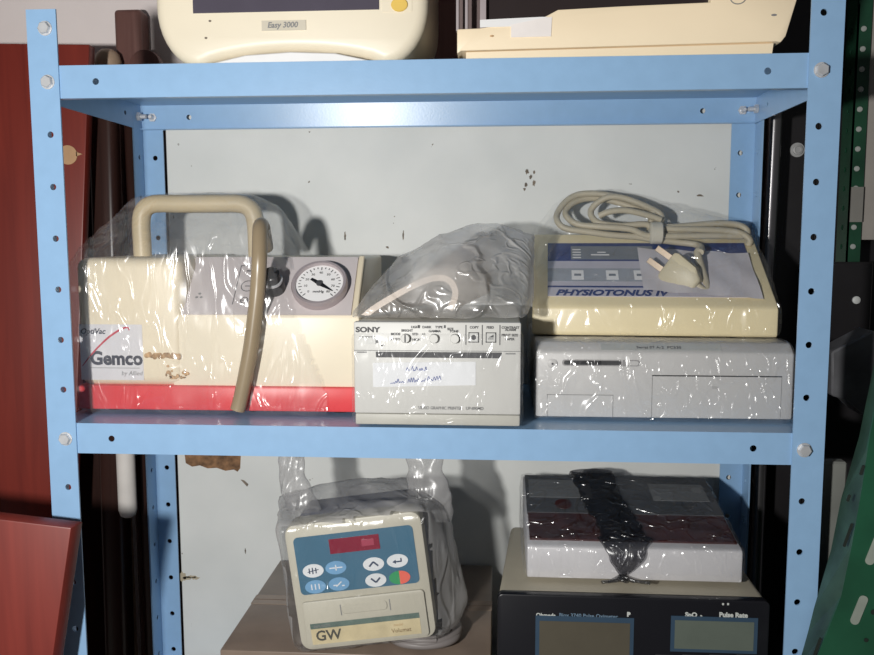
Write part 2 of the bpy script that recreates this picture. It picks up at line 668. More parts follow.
def tray(z):
    m = MB()
    xl, xr = -W2 + 0.0025, W2 - 0.0025
    m.box(xl, xr, 0.001, D - 0.001, z - 0.0012, z)
    t = 0.0012
    # front lip: long plate, holes near the ends
    L_ = xr - xl
    hz = LIP / 2
    xf = Matrix.Translation((xl, 0.0012, z - LIP)) @ Matrix(((0, 1, 0, 0), (0, 0, -1, 0), (1, 0, 0, 0), (0, 0, 0, 1)))
    m.plate(LIP, L_, t, [(hz, 0.066, 0.0034), (hz, L_ - 0.066, 0.0034)], xf)
    xf = Matrix.Translation((xl, D - 0.0002, z - LIP)) @ Matrix.Rotation(R(8), 4, 'X') @ Matrix(((0, 1, 0, 0), (0, 0, -1, 0), (1, 0, 0, 0), (0, 0, 0, 1)))
    m.plate(LIP, L_, t, [(hz, 0.066, 0.0034), (hz, L_ - 0.066, 0.0034)], xf)
    for x in (xl, xr - t):
        xf = Matrix.Translation((x, 0.001, z - LIP)) @ Matrix(((0, 0, 1, 0), (0, 1, 0, 0), (1, 0, 0, 0), (0, 0, 0, 1)))
        m.plate(LIP, D - 0.002, t, [(hz, 0.05, 0.003), (hz, D - 0.052, 0.003)], xf)
    # folded returns under the lips
    m.box(xl, xr, 0.002, 0.010, z - LIP, z - LIP + t)
    m.box(xl, xr, D - 0.010, D - 0.002, z - LIP, z - LIP + t)
    return m.build('shelf_tray', BLUE, rack)


for z in LEVELS:
    tray(z)

bolt_me = None


def bolt(x, z):
    m = MB()
    xf = frame((x, -0.002, z), (1, 0, 0), (0, 0, 1)) @ Matrix.Rotation(random.random(), 4, 'Z')
    m.lathe([(0.0073, 0), (0.0073, 0.001)], xf, 20)
    m.lathe([(0.0062, 0.001), (0.0062, 0.0042), (0.0054, 0.005)], xf, 6)
    m.build('bolt', STEEL, rack)


for zb in BOLTZ:
    bolt(-W2 + HC, zb)
    bolt(W2 - HC, zb)
bolt(-W2 + HC, BOLTZ[0] + P)


def stud(x, y, z, axis):
    m = MB()
    xf = frame((x, y, z), (1, 0, 0), (0, 0, 1)) if axis == 'y' else frame((x, y, z), (0, 1, 0), (0, 0, 1))
    if axis == 'x-':
        xf = frame((x, y, z), (0, -1, 0), (0, 0, 1))
    m.lathe([(0.0058, 0), (0.0058, 0.004)], xf, 6)
    m.lathe([(0.0031, 0.004), (0.0031, 0.011), (0.002, 0.012)], xf, 12)
    m.build('bolt', STEEL, rack)


for zb in BOLTZ[:2]:
    stud(-W2 + HC, D - 0.0015, zb, 'y')
    stud(W2 - HC, D - 0.0015, zb, 'y')
    stud(-W2 + 0.004, D - 0.0145, zb, 'x')
    stud(W2 - 0.004, D - 0.0145, zb, 'x-')

# ------------------------------------------------------------------ suction pump (left, middle shelf)
GX0, GX1, GXR = -0.3895, -0.2695, -0.0740
gy = 0.05
pump = thing('suction_pump', 'cream suction pump with red base, carry handle and round gauge inside clear plastic', 'medical pump', (-0.23, 0.14, 0.0005))
m = MB().box(GX0, GX1, gy, 0.235, 0.031, 0.173).bevel(0.011, 4)
m.build('motor_housing', CREAM, pump, 40)
prof = [(gy + 0.002, 0.031), (gy + 0.002, 0.110), (0.107, 0.1715), (0.233, 0.1715), (0.233, 0.031)]
m = MB().prism(prof, GX1 - 0.014, GXR).bevel(0.003, 2)
m.build('body', CREAMW, pump, 40)
m = MB().box(-0.3915, GXR + 0.0005, gy - 0.0015, 0.237, 0.0045, 0.0325).bevel(0.003, 2)
m.build('red_base', RED, pump, 40)
for x in (-0.36, -0.10):
    for y in (0.075, 0.21):
        MB().lathe([(0.009, 0.0005), (0.011, 0.003), (0.011, 0.006)], Matrix.Translation((x, y, 0)), 16).build('foot', RUBBER, pump)
# sloped control panel
PO = Vector((GX1 - 0.002, gy + 0.002, 0.110))
PE2 = Vector((0, 0.055, 0.0615)).normalized()
PF = frame(PO, (1, 0, 0), PE2)
pw = GXR - 0.009 - PO.x
ph = 0.0815
pn = MB().prism(rectp(0.0, 0.001, pw, ph), 0.0, 0.0016, 'z', PF).build('control_panel', PANELG, pump)
MB().prism(rectp(pw + 0.0012, 0.0, 0.0062, ph + .001), 0.0, 0.004, 'z', PF).bevel(0.001, 1).build('panel_end_strip', CREAM, pump)


def onp(u, v, h=0.0016):
    return PF @ Matrix.Translation((u, v, h))


# gauge
gx, gyv = (-0.1205 - PO.x), 0.0365
G = onp(gx, gyv)
ring = MB().lathe([(0.0300, 0.0), (0.0312, 0.004), (0.0312, 0.010), (0.0300, 0.0125), (0.0272, 0.0125), (0.0262, 0.010), (0.0262, 0.0085), (0.0, 0.0085)], G, 48)
gauge = ring.build('pressure_gauge', mat('gauge_ring', (0.46, 0.40, 0.41), 0.3, 0.35), pump, 35)
MB().lathe([(0.0262, 0.0086), (0.0, 0.0087)], G, 48).build('dial_face', WHITE, gauge)
tk = MB()
for k in range(25):
    a = R(225 - 270 * k / 24)
    r0, r1 = (0.0195, 0.0235) if k % 3 == 0 else (0.0212, 0.0235)
    c, s_ = math.cos(a), math.sin(a)
    tw = 0.0005
    tk.poly([(r0 * c - tw * s_, r0 * s_ + tw * c, 0.009), (r1 * c - tw * s_, r1 * s_ + tw * c, 0.009), (r1 * c + tw * s_, r1 * s_ - tw * c, 0.009), (r0 * c + tw * s_, r0 * s_ - tw * c, 0.009)],
            [(0, 1, 2, 3)], G)
tk.build('dial_marks', DARKG, gauge)
for k in range(0, 9):
    a = R(225 - 270 * k / 8)
    text(str(k * 10), 0.0042, G @ Matrix.Translation((0.0155 * math.cos(a), 0.0155 * math.sin(a) - 0.0015, 0.0092)), MIDG, gauge, align='CENTER')
text('mmHg', 0.0045, G @ Matrix.Translation((0, -0.0125, 0.0092)), DARKG, gauge, align='CENTER')
nd = G @ Matrix.Rotation(R(-33), 4, 'Z')
MB().poly([(-0.012, -0.0016, 0.0096), (-0.004, -0.0022, 0.0096), (0.0, -0.0028, 0.0096), (0.019, -0.0005, 0.0096), (0.019, 0.0005, 0.0096), (0.0, 0.0028, 0.0096), (-0.004, 0.0022, 0.0096), (-0.012, 0.0016, 0.0096)],
          [(0, 1, 2, 3, 4, 5, 6, 7)], nd).build('needle', BLACK, gauge)
MB().lathe([(0.0034, 0.0092), (0.0034, 0.0112), (0, 0.0115)], G, 16).build('needle_hub', DARKG, gauge)
# vacuum knob
K = onp(-0.1715 - PO.x, 0.0365)
kb = MB().lathe([(0.0118, 0), (0.0118, 0.013), (0.0110, 0.014)], K, 24).build('vacuum_knob', BLACK, pump, 35)
MB().lathe([(0.0113, 0.014), (0.0113, 0.0165), (0.009, 0.017)], K, 24).build('silver_ring', STEEL, kb, 35)
MB().lathe([(0.0098, 0.0165), (0.0098, 0.026), (0.0085, 0.027), (0.0, 0.027)], K, 24).build('knob_cap', BLACK, kb, 35)
# pictograms printed on the panel
i0 = onp(0, 0)
fr = MB()
fx0, fz0, fw, fh = -0.2165 - PO.x, 0.014, 0.026, 0.055
for q in (rectp(fx0, fz0, .0008, fh), rectp(fx0, fz0 + fh, fw, .0008), rectp(fx0 + fw, fz0, .0008, fh), rectp(fx0 + .008, fz0 + fh - .008, .014, .0016)):
    fr.prism(q, 0, 0.0003, 'z', i0)
fr.build('printed_symbol', DARKG, pump)
for (u, v, r0) in ((fx0 + 0.013, fz0 + 0.026, 0.0078), (fx0 + 0.0125, fz0 + 0.006, 0.0045)):
    c = MB()
    n = 28
    vs = [(u + r0 * math.cos(2 * math.pi * k / n), v + r0 * math.sin(2 * math.pi * k / n), .0003) for k in range(n)] + \
         [(u + (r0 - .001) * math.cos(2 * math.pi * k / n), v + (r0 - .001) * math.sin(2 * math.pi * k / n), .0003) for k in range(n)]
    c.poly(vs, [(k, (k + 1) % n, n + (k + 1) % n, n + k) for k in range(n)], i0)
    c.prism(rectp(u - .003, v - .0005, .006, .001), 0, .0003, 'z', i0)
    c.build('printed_symbol', DARKG, pump)
c = MB()
for (u, v) in ((0.013, 0.024), (0.018, 0.024), (0.0155, 0.029)):
    c.prism(ell(u, v, .0017, .0015, 10), 0, .0003, 'z', i0)
c.build('printed_symbol', MIDG, pump)
# carry handle
hy = 0.135
hp = smooth_path([(-0.347, hy, 0.160), (-0.3475, hy, 0.19), (-0.3475, hy, 0.214), (-0.343, hy, 0.228), (-0.330, hy, 0.2345), (-0.30, hy, 0.2345), (-0.26, hy, 0.2345),
                  (-0.228, hy, 0.234), (-0.2145, hy, 0.227), (-0.2095, hy, 0.213), (-0.2085, hy, 0.19), (-0.2085, hy, 0.160)], 6)
MB().tube(hp, 0.0106, 14).build('carry_handle', HANDLEM, pump, 60)
# sticker with logo on the front
LBL = mat('label_film', (0.60, 0.585, 0.60), 0.45, 0, 0.02, 30)
LF = front(0, gy, 0)
decal('logo_label', LBL, pump, LF, rectp(-0.3865, 0.038, 0.0715, 0.062), 0.0004)
LT = front(0, gy - 0.0005, 0)
INK = mat('navy_black_ink', (0.03, 0.032, 0.05), 0.5)
text('Gemco', 0.0205, LT @ Matrix.Translation((-0.3755, 0.0555, 0)), INK, pump, bold=0.0008, sx=0.98)
text('OptiVac', 0.0085, LT @ Matrix.Translation((-0.3855, 0.0895, 0)), INK, pump, bold=0.0002, shear=0.25)
text('by Allied', 0.0068, LT @ Matrix.Translation((-0.3405, 0.0435, 0)), MIDG, pump, shear=0.2)
decal('logo_rule', MIDG, pump, LT, rectp(-0.3755, 0.0512, 0.056, 0.0006), 0.0002)
sw = MB()
arc = smooth_path([(-0.3845, 0.0535), (-0.374, 0.066), (-0.362, 0.078), (-0.350, 0.088), (-0.337, 0.0955), (-0.331, 0.0965), (-0.3295, 0.0935)] and
                  [(-0.3845, 0.0535, 0), (-0.374, 0.066, 0), (-0.362, 0.078, 0), (-0.350, 0.088, 0), (-0.337, 0.0955, 0), (-0.331, 0.0965, 0), (-0.3295, 0.0935, 0)], 5)
n = len(arc)
vs = []
for i, p in enumerate(arc):
    t = (arc[min(i + 1, n - 1)] - arc[max(i - 1, 0)]).normalized()
    nn = Vector((-t.y, t.x, 0)) * (0.0005 + 0.0006 * math.sin(math.pi * i / (n - 1)))
    vs += [tuple(p + nn + Vector((0, 0, .0003))), tuple(p - nn + Vector((0, 0, .0003)))]
sw.poly(vs, [(2 * i, 2 * i + 1, 2 * i + 3, 2 * i + 2) for i in range(n - 1)], LT)
sw.build('logo_swoosh', mat('crimson_ink', (0.45, 0.03, 0.06), 0.5), pump)
# old sticker residue
RES = mat('sticker_residue', (0.42, 0.26, 0.13), 0.8, 0, 0.5, 150)
for k in range(13):
    x = -0.311 + 0.003 * k
    pts = ell(x, 0.0655 + 0.0012 * math.sin(k * 1.9), 0.003, 0.0028 + 0.001 * math.sin(k * 2.7), 9)
    decal('glue_residue', RES, pump, front(0, gy - 0.0001 * (k % 3), 0), pts, 0.0003)
for k in range(16):
    x = -0.290 + 0.024 * random.random()
    z = 0.040 + 0.017 * random.random()
    decal('glue_residue', RES, pump, front(0, gy - 0.0001 * (k % 3), 0), ell(x, z, .001 + .002 * random.random(), .001 + .0014 * random.random(), 7), 0.0003)

# suction hose hanging over the front
hpts = [(-0.1935, 0.121, 0.183), (-0.1905, 0.104, 0.196), (-0.1860, 0.080, 0.2075), (-0.1815, 0.055, 0.2045), (-0.1785, 0.039, 0.175), (-0.1810, 0.038, 0.140), (-0.1850, 0.038, 0.110), (-0.1900, 0.038, 0.078),
        (-0.1965, 0.038, 0.047), (-0.2030, 0.038, 0.020), (-0.2065, 0.038, 0.0085)]
hose = MB().tube(smooth_path(hpts, 6), 0.0082, 14).build('suction_hose', TAN, None, 60, base=(-0.2065, 0.038, 0.0085))
tag(hose, 'brown rubber suction hose hung over the handle and down the cream pump', 'hose')

FILM = film('clear_wrap', milky=0.07, gloss=0.06, rough=0.2, bscale=42, strength=0.9)
FILMC = film('very_clear_wrap', milky=0.022, gloss=0.06, rough=0.2, bscale=42, strength=0.9)
FILM2 = film('crinkled_wrap', milky=0.07, gloss=0.07, rough=0.2, bscale=55, strength=0.9, stretch=(1, 1, 0.6))
pp = []
for x in (-0.3915, -0.192):
    for y in (0.044, 0.243):
        for z in (0.003, 0.170):
            pp.append((x, y, z))
pp += [(-0.160, 0.12, 0.174), (-0.160, 0.2, 0.174), (-0.125, 0.044, 0.06), (-0.105, 0.044, 0.02), (-0.105, 0.24, 0.02), (-0.105, 0.044, .003), (-0.105, 0.24, .003)]
pp += [(-0.355, 0.135, 0.240), (-0.335, 0.135, 0.2445), (-0.222, 0.135, 0.2445), (-0.197, 0.135, 0.235), (-0.188, 0.05, 0.205), (-0.193, 0.17, 0.232)]
bag = wrap('plastic_bag', pp, FILM, off=0.002, amp=0.0035, nscale=26, floor=0.0008, voxel=0.0055,
           opened=lambda c, n: (n.x > 0.6 and c.x > -0.19 and c.z < .16) or n.z < -0.9, base=(-0.25, 0.14, 0.0008), seed=2.0)
tag(bag, 'clear crinkled plastic bag pulled over the handle of the cream and red pump', 'plastic bag')

# ------------------------------------------------------------------ video printer (middle)
PX0, PX1, PH = -0.0715, 0.099, 0.1095
pr = thing('video_printer', 'grey box-shaped video printer with a paper slot, between pump and yellowed unit', 'printer', (0.014, 0.11, 0.0005))
m = MB().box(PX0, PX1, 0.006, 0.222, 0.0035, PH - 0.001).bevel(0.003, 2)
m.build('case', GREYB, pr, 40)
m = MB().box(PX0, PX1, 0.0, 0.010, 0.0145, PH).bevel(0.002, 2)
m.build('front_panel', GREYW, pr, 40)
m = MB().box(PX0 + 0.0005, PX1 - 0.0005, 0.0018, 0.012, 0.0025, 0.0140).bevel(0.0015, 2)
m.build('bottom_strip', GREYB, pr, 40)
for x in (PX0 + 0.02, PX1 - 0.02):
    for y in (0.03, 0.19):
        MB().lathe([(0.008, 0.0), (0.008, 0.004)], Matrix.Translation((x, y, 0)), 14).build('foot', RUBBER, pr)


def sp(zx, zy):
    return (PX0 + (zx - 40) / 765 * (PX1 - PX0), (555 - zy) / 485 * PH)


SF = front(0, 0.0, 0)


def srect(name, mt, x0, y0, x1, y1, t=0.0004):
    a, b = sp(x0, y1), sp(x1, y0)
    return decal(name, mt, pr, SF, rectp(a[0], a[1], b[0] - a[0], b[1] - a[1]), t)


def stext(s, zx, zy, size, mt, **k):
    a = sp(zx, zy)
    return text(s, size, SF @ Matrix.Translation((a[0], a[1], 0.0004)), mt, pr, **k)


stext('SONY', 50, 117, 0.0074, DARKG, bold=0.0003, sx=1.25)
srect('panel_seam', MIDG, 42, 199, 803, 202)
srect('power_button', mat('light_grey_key', (0.56, 0.56, 0.54), .4), 70, 142, 142, 172, 0.0015)
srect('power_frame', MIDG, 68, 136, 148, 141)
srect('power_frame', DARKG, 143, 141, 153, 166)
srect('paper_slot', DARKG, 142, 206, 718, 232, 0.0006)
srect('slot_mark', MIDG, 55, 206, 100, 212)
srect('slot_mark', MIDG, 735, 208, 780, 214)
for x in (280, 410, 505):
    a = sp(x, 143)
    MB().lathe([(0.0047, 0), (0.0047, 0.005), (0.0042, 0.006), (0, 0.006)], SF @ Matrix.Translation((a[0], a[1], 0)), 20).build('control_knob', GREYW, pr, 35)
srect('knob_mark', DARKG, 277, 125, 283, 160, 0.0063)
for x in (590, 668):
    a = sp(x, 138)
    fr = MB()
    r_ = 0.0052
    fr.prism(rrect(2 * r_, 2 * r_, .001), 0, .0009, 'z', SF @ Matrix.Translation((a[0] - r_, a[1] - r_, 0)))
    kx = fr.build('push_button', mat('light_grey_key', (0.6, .6, .58)), pr)
    ri = MB()
    o2, i2 = r_, r_ - .0009
    for q in (rectp(-o2, -o2, 2 * o2, .0009), rectp(-o2, i2, 2 * o2, .0009), rectp(-o2, -o2, .0009, 2 * o2), rectp(i2, -o2, .0009, 2 * o2)):
        ri.prism(q, .0009, .0012, 'z', SF @ Matrix.Translation((a[0], a[1], 0)))
    if x == 590:
        ri.prism(ell(0, 0, .0026, .0026, 14), .0009, .0011, 'z', SF @ Matrix.Translation((a[0], a[1], 0)))
    else:
        ri.prism(rectp(-.0028, -.0018, .0056, .0008), .0009, .0011, 'z', SF @ Matrix.Translation((a[0], a[1], 0)))
        ri.prism([(-.0024, 0), (.0028, 0), (.0028, .003)], .0009, .0011, 'z', SF @ Matrix.Translation((a[0], a[1], 0)))
    ri.build('button_frame', DARKG, kx)
for x in (553, 627, 707):
    srect('divider_line', DARKG, x, 82, x + 4, 172)
for (s, x, y) in (('COPY', 572, 98), ('FEED', 648, 98), ('CONTRAST', 716, 98), ('ALARM', 732, 108), ('PRINT SIZE', 716, 132), ('PAPER', 732, 150),
                  ('BRIGHT', 260, 114), ('LIGHT  DARK', 305, 98), ('TYPE', 415, 98), ('SIZE', 470, 106), ('GAMMA', 385, 116), ('TONE', 480, 116), ('MODE', 212, 130), ('AUTO', 212, 154),
                  ('STD    +1', 310, 130), ('HIGH', 310, 155)):
    stext(s, x, y, 0.0034, DARKG, bold=0.0001)
srect('light_mark', DARKG, 335, 84, 345, 97)
srect('light_mark', DARKG, 455, 84, 463, 97)
srect('jack_hole', BLACK, 165, 174, 182, 180)
stext('VIDEO GRAPHIC PRINTER   UP-890MD', 335, 468, 0.0043, MIDG, bold=0.0001, sx=0.92)
# handwritten paper taped to the front
a0, a1 = sp(128, 368), sp(600, 248)
nt_ = decal('paper_note', mat('note_paper', (0.72, 0.73, 0.75), 0.6, 0, 0.02), pr, SF, [(a0[0], a0[1]), (a1[0], a0[1] + .003), (a1[0], a1[1]), (a0[0], a1[1] - .002)], 0.0006)
BPEN = mat('blue_pen_ink', (0.12, 0.16, 0.42), 0.5)


def scrawl(cx, cz, w_, h_, n, seed):
    rnd = random.Random(seed)
    p = []
    for i in range(n):
        p.append((cx + w_ * i / (n - 1), -0.0010, cz + h_ * (rnd.random() if i % 2 else 0.1 * rnd.random()) + 0.10 * w_ * i / n))
    MB().tube(smooth_path(p, 4), 0.0003, 5).build('handwriting', BPEN, pr)


q = sp(282, 292); scrawl(q[0], q[1], 0.0035, 0.004, 4, 1); scrawl(q[0] + 0.0055, q[1], 0.006, 0.005, 7, 2); scrawl(q[0] + .013, q[1], .008, .0045, 9, 3)
q = sp(208, 352); scrawl(q[0], q[1], 0.016, 0.0055, 15, 4); scrawl(q[0] + 0.018, q[1] + .001, 0.018, 0.0055, 16, 5); scrawl(q[0] + .038, q[1] + .003, .014, .006, 11, 6)

pfilm = []
for x in (PX0 - 0.0005, PX1 + 0.0005):
    for z in (0.004, 0.094):
        for y in (-0.001, 0.10):
            pfilm.append((x, y, z))
pfilm += [(PX0, -0.001, .099), (PX1, -.001, .099), (PX0, .1, .099), (PX1, .1, .099)]
# ---- bag with a curved shell on top of the printer
shell = MB()
edge = [at(*q) for q in ((361, 315, .045), (372, 306, .045), (390, 295, .045), (410, 284, .045), (428, 276.5, .045), (443, 275, .045), (453, 280, .045), (458, 290, .045), (457, 301, .045), (452, 311, .045))]
edge = smooth_path(edge, 5)
n = len(edge)
back = [Vector((p.x * 0.75 + 0.045, 0.20, 0.118 + (p.z - 0.1125) * 1.95)) for p in edge]
cz = 0.1105
cen = Vector((0.0, 0.045, 0.118))
th = 0.0065
vs, f = [], []
for i in range(n):
    t = (edge[min(i + 1, n - 1)] - edge[max(i - 1, 0)]).normalized()
    nn = Vector((-t.z, 0, t.x))
    p, b = edge[i], back[i]
    p.z = max(p.z, 0.1125); b.z = max(b.z, .1125)
    vs += [p, p - nn * th, b, b - nn * th]
for i in range(n - 1):
    a, b = 4 * i, 4 * (i + 1)
    f += [(a, b, b + 1, a + 1), (a, a + 2, b + 2, b), (a + 1, b + 1, b + 3, a + 3), (a + 2, a + 3, b + 3, b + 2)]
for v in vs:
    v.z = max(v.z, 0.1115)
shell.poly([tuple(v) for v in vs], f)
sh = shell.build('curved_shell', mat('pinkish_cream_plastic', (0.86, 0.72, 0.61), 0.45), None, 50, base=(0.0, 0.1, 0.1115))
tag(sh, 'cream arched plastic cover with rounded lip inside the milky bag on the printer', 'cover')
PBAG = film('milky_bag', milky=0.44, tint=(0.80, 0.785, 0.77), gloss=0.06, rough=0.22, bscale=30, strength=1.0, stretch=(1, 1, 1))
pb = [at(352, 318, .035), at(524, 316, .05), at(366, 300, .07), at(400, 258, .10), at(440, 236, .12), at(475, 224, .13), at(500, 225, .13), at(519, 250, .10), at(526, 285, .07), at(526, 268, .1), at(533, 236, .14), at(530, 300, .09),
      Vector((-0.07, 0.21, 0.113)), Vector((0.10, 0.21, 0.113)), at(460, 268, 0.035), at(430, 268, .035), at(354, 317, .03), at(460, 318, .02), at(520, 317, .02)]
bag = wrap('plastic_bag', pb, PBAG, off=0.0012, amp=0.004, nscale=20, floor=0.1105, voxel=0.005, amp2=0.004, base=(0.015, 0.12, 0.1105), seed=9.1, stretch=(1, .6, 1),
           opened=lambda c, n: n.z < -0.9)
tag(bag, 'crumpled translucent bag heaped on top of the grey printer', 'plastic bag')
bag = wrap('plastic_bag', pfilm, film('tight_clear_wrap', milky=0.03, gloss=0.05, rough=0.18, bscale=55, strength=0.9), off=0.0015, amp=0.0012, nscale=40, floor=0.0015, voxel=0.004, sm=2,
           base=(0.014, 0.05, 0.0015), seed=1.3, opened=lambda c, n: n.z > 0.8 or n.z < -.8 or n.y > .8)
tag(bag, 'clear film stretched over the front and sides of the grey printer', 'plastic bag')

# ------------------------------------------------------------------ flat box (right, middle shelf)
HX0, HX1 = 0.1163, 0.3835
hb = thing('desktop_unit', 'flat grey-white desktop unit with thin disc slot, under the yellowed stimulator', 'electronic unit', (0.25, 0.15, 0.0005))
prof = [(0.045, 0.0035), (0.045, 0.0735), (0.060, 0.083), (0.255, 0.083), (0.255, 0.0035)]
LG = mat('cool_grey_plastic', (0.54, 0.53, 0.52), 0.45, 0, 0.03, 20)
MB().prism(prof, HX0, HX1).bevel(0.0025, 2).build('case', LG, hb, 40)
for x in (HX0 + .025, HX1 - .025):
    for y in (0.07, 0.23):
        MB().lathe([(0.009, 0), (0.009, 0.004)], Matrix.Translation((x, y, 0)), 14).build('foot', RUBBER, hb)
HF = front(0, 0.045, 0)
def seam(name, x0, z0, x1, z1, mt=DARKG, t=.0003):
    decal(name, mt, hb, HF, rectp(x0, z0, x1 - x0, z1 - z0), t)
seam('door_seam', 0.1282, 0.0275, 0.1980, 0.0282, MIDG)
seam('door_seam', 0.1282, 0.0035, 0.1288, 0.0282, MIDG)
seam('door_seam', 0.1974, 0.0035, 0.1980, 0.0282, MIDG)
seam('door_seam', 0.2380, 0.0487, 0.3715, 0.0500, BLACK)
seam('door_seam', 0.2380, 0.0045, 0.2385, 0.0500, MIDG)
seam('door_seam', 0.3710, 0.0045, 0.3715, 0.0500, MIDG)
seam('logo_mark', 0.3000, 0.0355, 0.3065, 0.0385, mat('faint_ink', (.42, .41, .40)))
sl = MB().prism(rrect(0.0815, 0.0068, 0.0033), -0.0002, 0.0006, 'z', HF @ Matrix.Translation((0.1436, 0.0590, 0))).build('disc_slot', mat('slot_bezel', (0.30, 0.29, 0.29), .4), hb)
MB().prism(rrect(0.060, 0.0045, 0.0022), 0.0006, 0.0008, 'z', HF @ Matrix.Translation((0.1455, 0.0602, 0))).build('slot_opening', BLACK, sl)
MB().prism(rrect(0.013, 0.0045, 0.0022), 0.0006, 0.0016, 'z', HF @ Matrix.Translation((0.2105, 0.0602, 0))).build('eject_button', LG, sl)
pbn = MB().lathe([(0.0052, 0), (0.0052, 0.0012), (0.0045, 0.0016), (0, 0.0016)], HF @ Matrix.Translation((0.1335, 0.0612, 0)), 20).build('power_button', LG, hb, 35)
MB().lathe([(0.0012, 0.0016), (0.0012, 0.0019), (0, 0.0019)], HF @ Matrix.Translation((0.1335, 0.0612, 0)), 10).build('indicator_dot', DARKG, pbn)
ch = frame((0, 0.045, 0.0735), (1, 0, 0), (0, 0.015, 0.0095))
decal('model_plate', mat('plate_grey', (0.48, 0.49, 0.47), .5), hb, ch, rectp(0.185, 0.0035, 0.125, 0.011), 0.0004)
text('Serial 07 A-2  PC530', 0.0055, ch @ Matrix.Translation((0.222, 0.0065, .0005)), DARKG, hb)
pp = [(x, y, z) for x in (HX0 - 0.0005, HX1 + .0005) for y in (0.0445, 0.256) for z in (0.003, 0.0735)] + [(x, y, 0.0835) for x in (HX0, HX1) for y in (0.060, .256)]
pp += [(0.352, 0.038, 0.001), (0.372, 0.030, 0.001)]
bag = wrap('plastic_bag', pp, FILM2, off=0.0012, amp=0.0016, nscale=38, floor=0.0007, voxel=0.0042, sm=2, base=(0.25, 0.15, 0.0007), seed=7.7,
           opened=lambda c, n: n.z < -0.9 or (n.z > .8 and c.y > .085))
tag(bag, 'clear wrinkled film wrapped around the flat grey-white desktop unit', 'plastic bag')

# ------------------------------------------------------------------ stimulator (on top of the flat box), local coordinates
st = thing('muscle_stimulator', 'yellowed wedge-shaped stimulator with blue printed panel, lying on the flat grey unit', 'medical device', (0.2475, 0.1, 0.0845), (0, 0, R(-3)), local=True)
sd = 0.146
prof = [(0.002, 0.0), (0.0, 0.003), (0.0, 0.031), (0.004, 0.0355), (sd - 0.012, 0.1125), (sd - 0.003, 0.113), (sd, 0.108), (sd, 0.0)]
MB().prism(prof, -0.1335, 0.1335).bevel(0.0035, 3, 25).build('case', CREAMY, st, 40)
ang = math.atan2(0.077, sd - 0.016)
TF = frame((0, 0.004, 0.0358), (1, 0, 0), (0, math.cos(ang), math.sin(ang)))
sl_len = math.hypot(0.077, sd - 0.016)
pv = lambda t: sl_len * t
px0, px1 = -0.1165, 0.1195
BLUEP = mat('navy_print', (0.025, 0.045, 0.17), 0.35, 0, 0.1, 40)
GREYP = mat('grey_print', (0.34, 0.36, 0.40), 0.4, 0, 0.1, 40)
GREYD = mat('slate_print', (0.20, 0.22, 0.25), 0.4, 0, 0.1, 40)
LILAC = mat('lilac_print', (0.52, 0.50, 0.56), 0.45, 0, 0.05, 40)
fp = decal('printed_panel', LILAC, st, TF, rectp(px0, pv(0.09), px1 - px0, pv(0.76)), 0.0008)


def pdec(name, mt, x0, t0, x1, t1, h=.0008, d=.0003):
    return MB().prism(rectp(x0, pv(t0), x1 - x0, pv(t1 - t0)), h, h + d, 'z', TF).build(name, mt, fp)


pdec('blue_band', BLUEP, px0, 0.58, px1, 0.85)
pdec('slate_band', GREYD, px0 + 0.028, 0.60, 0.01, 0.80, .0011, .0002)
pdec('grey_band', GREYP, px0, 0.285, px1, 0.47)
pdec('blue_rule', BLUEP, px0, 0.205, px1, 0.225)
for k in range(4):
    pdec('white_print', WHITE, px0 + 0.030, 0.62 + 0.04 * k, px0 + 0.040, 0.632 + 0.04 * k, .0013, .0002)
for x in (px0 + 0.028, px0 + 0.068, px0 + 0.100):
    pdec('white_print', WHITE, x, 0.31, x + 0.014, 0.44, .0011, .0002)
    pdec('dark_print', GREYD, x + .003, 0.36, x + 0.011, 0.39, .0013, .0002)
text('PHYSIOTONUS IV', 0.0155, TF @ Matrix.Translation((px0 + 0.009, pv(0.098), 0.0011)), BLUEP, fp, bold=0.0006, shear=0.3, sx=1.02)
pdec('arrow_print', WHITE, px0 + 0.052, 0.66, px0 + 0.074, 0.675, .0013, .0002)
pdec('arrow_print', WHITE, px0 + 0.060, 0.70, px0 + 0.070, 0.712, .0013, .0002)
pap = MB()
nx, ny = 14, 8
vs = []
for j in range(ny + 1):
    for i in range(nx + 1):
        u = -0.0085 + 0.128 * i / nx
        v = pv(0.155 - 0.10 * i / nx + (0.60 + .02 * i / nx) * j / ny)
        vs.append((u, v, 0.0018 + 0.0010 * (1 + math.sin(i * 1.3 + j))))
pap.poly(vs, [(j * (nx + 1) + i, j * (nx + 1) + i + 1, (j + 1) * (nx + 1) + i + 1, (j + 1) * (nx + 1) + i) for j in range(ny) for i in range(nx)], TF)
pap.bm.transform(st.matrix_basis)
bpy.context.view_layer.update()
po = pap.build('paper_sheet', mat('lilac_white_paper', (0.62, 0.59, 0.62), 0.7, 0, .02), None, 60, base=(0.31, 0.16, 0.12))
tag(po, 'plain white paper sheet lying over right half of the blue printed panel', 'paper')

# ---- power cord coiled on the stimulator
def zc(a, b, Y):          # pixel in the detail views of the cord -> point
    return at(520 + a / 5.456, 180 + b / 5.456, Y)


def zr(a, b, Y):
    return at(640 + a / 5.456, 190 + b / 5.456, Y)


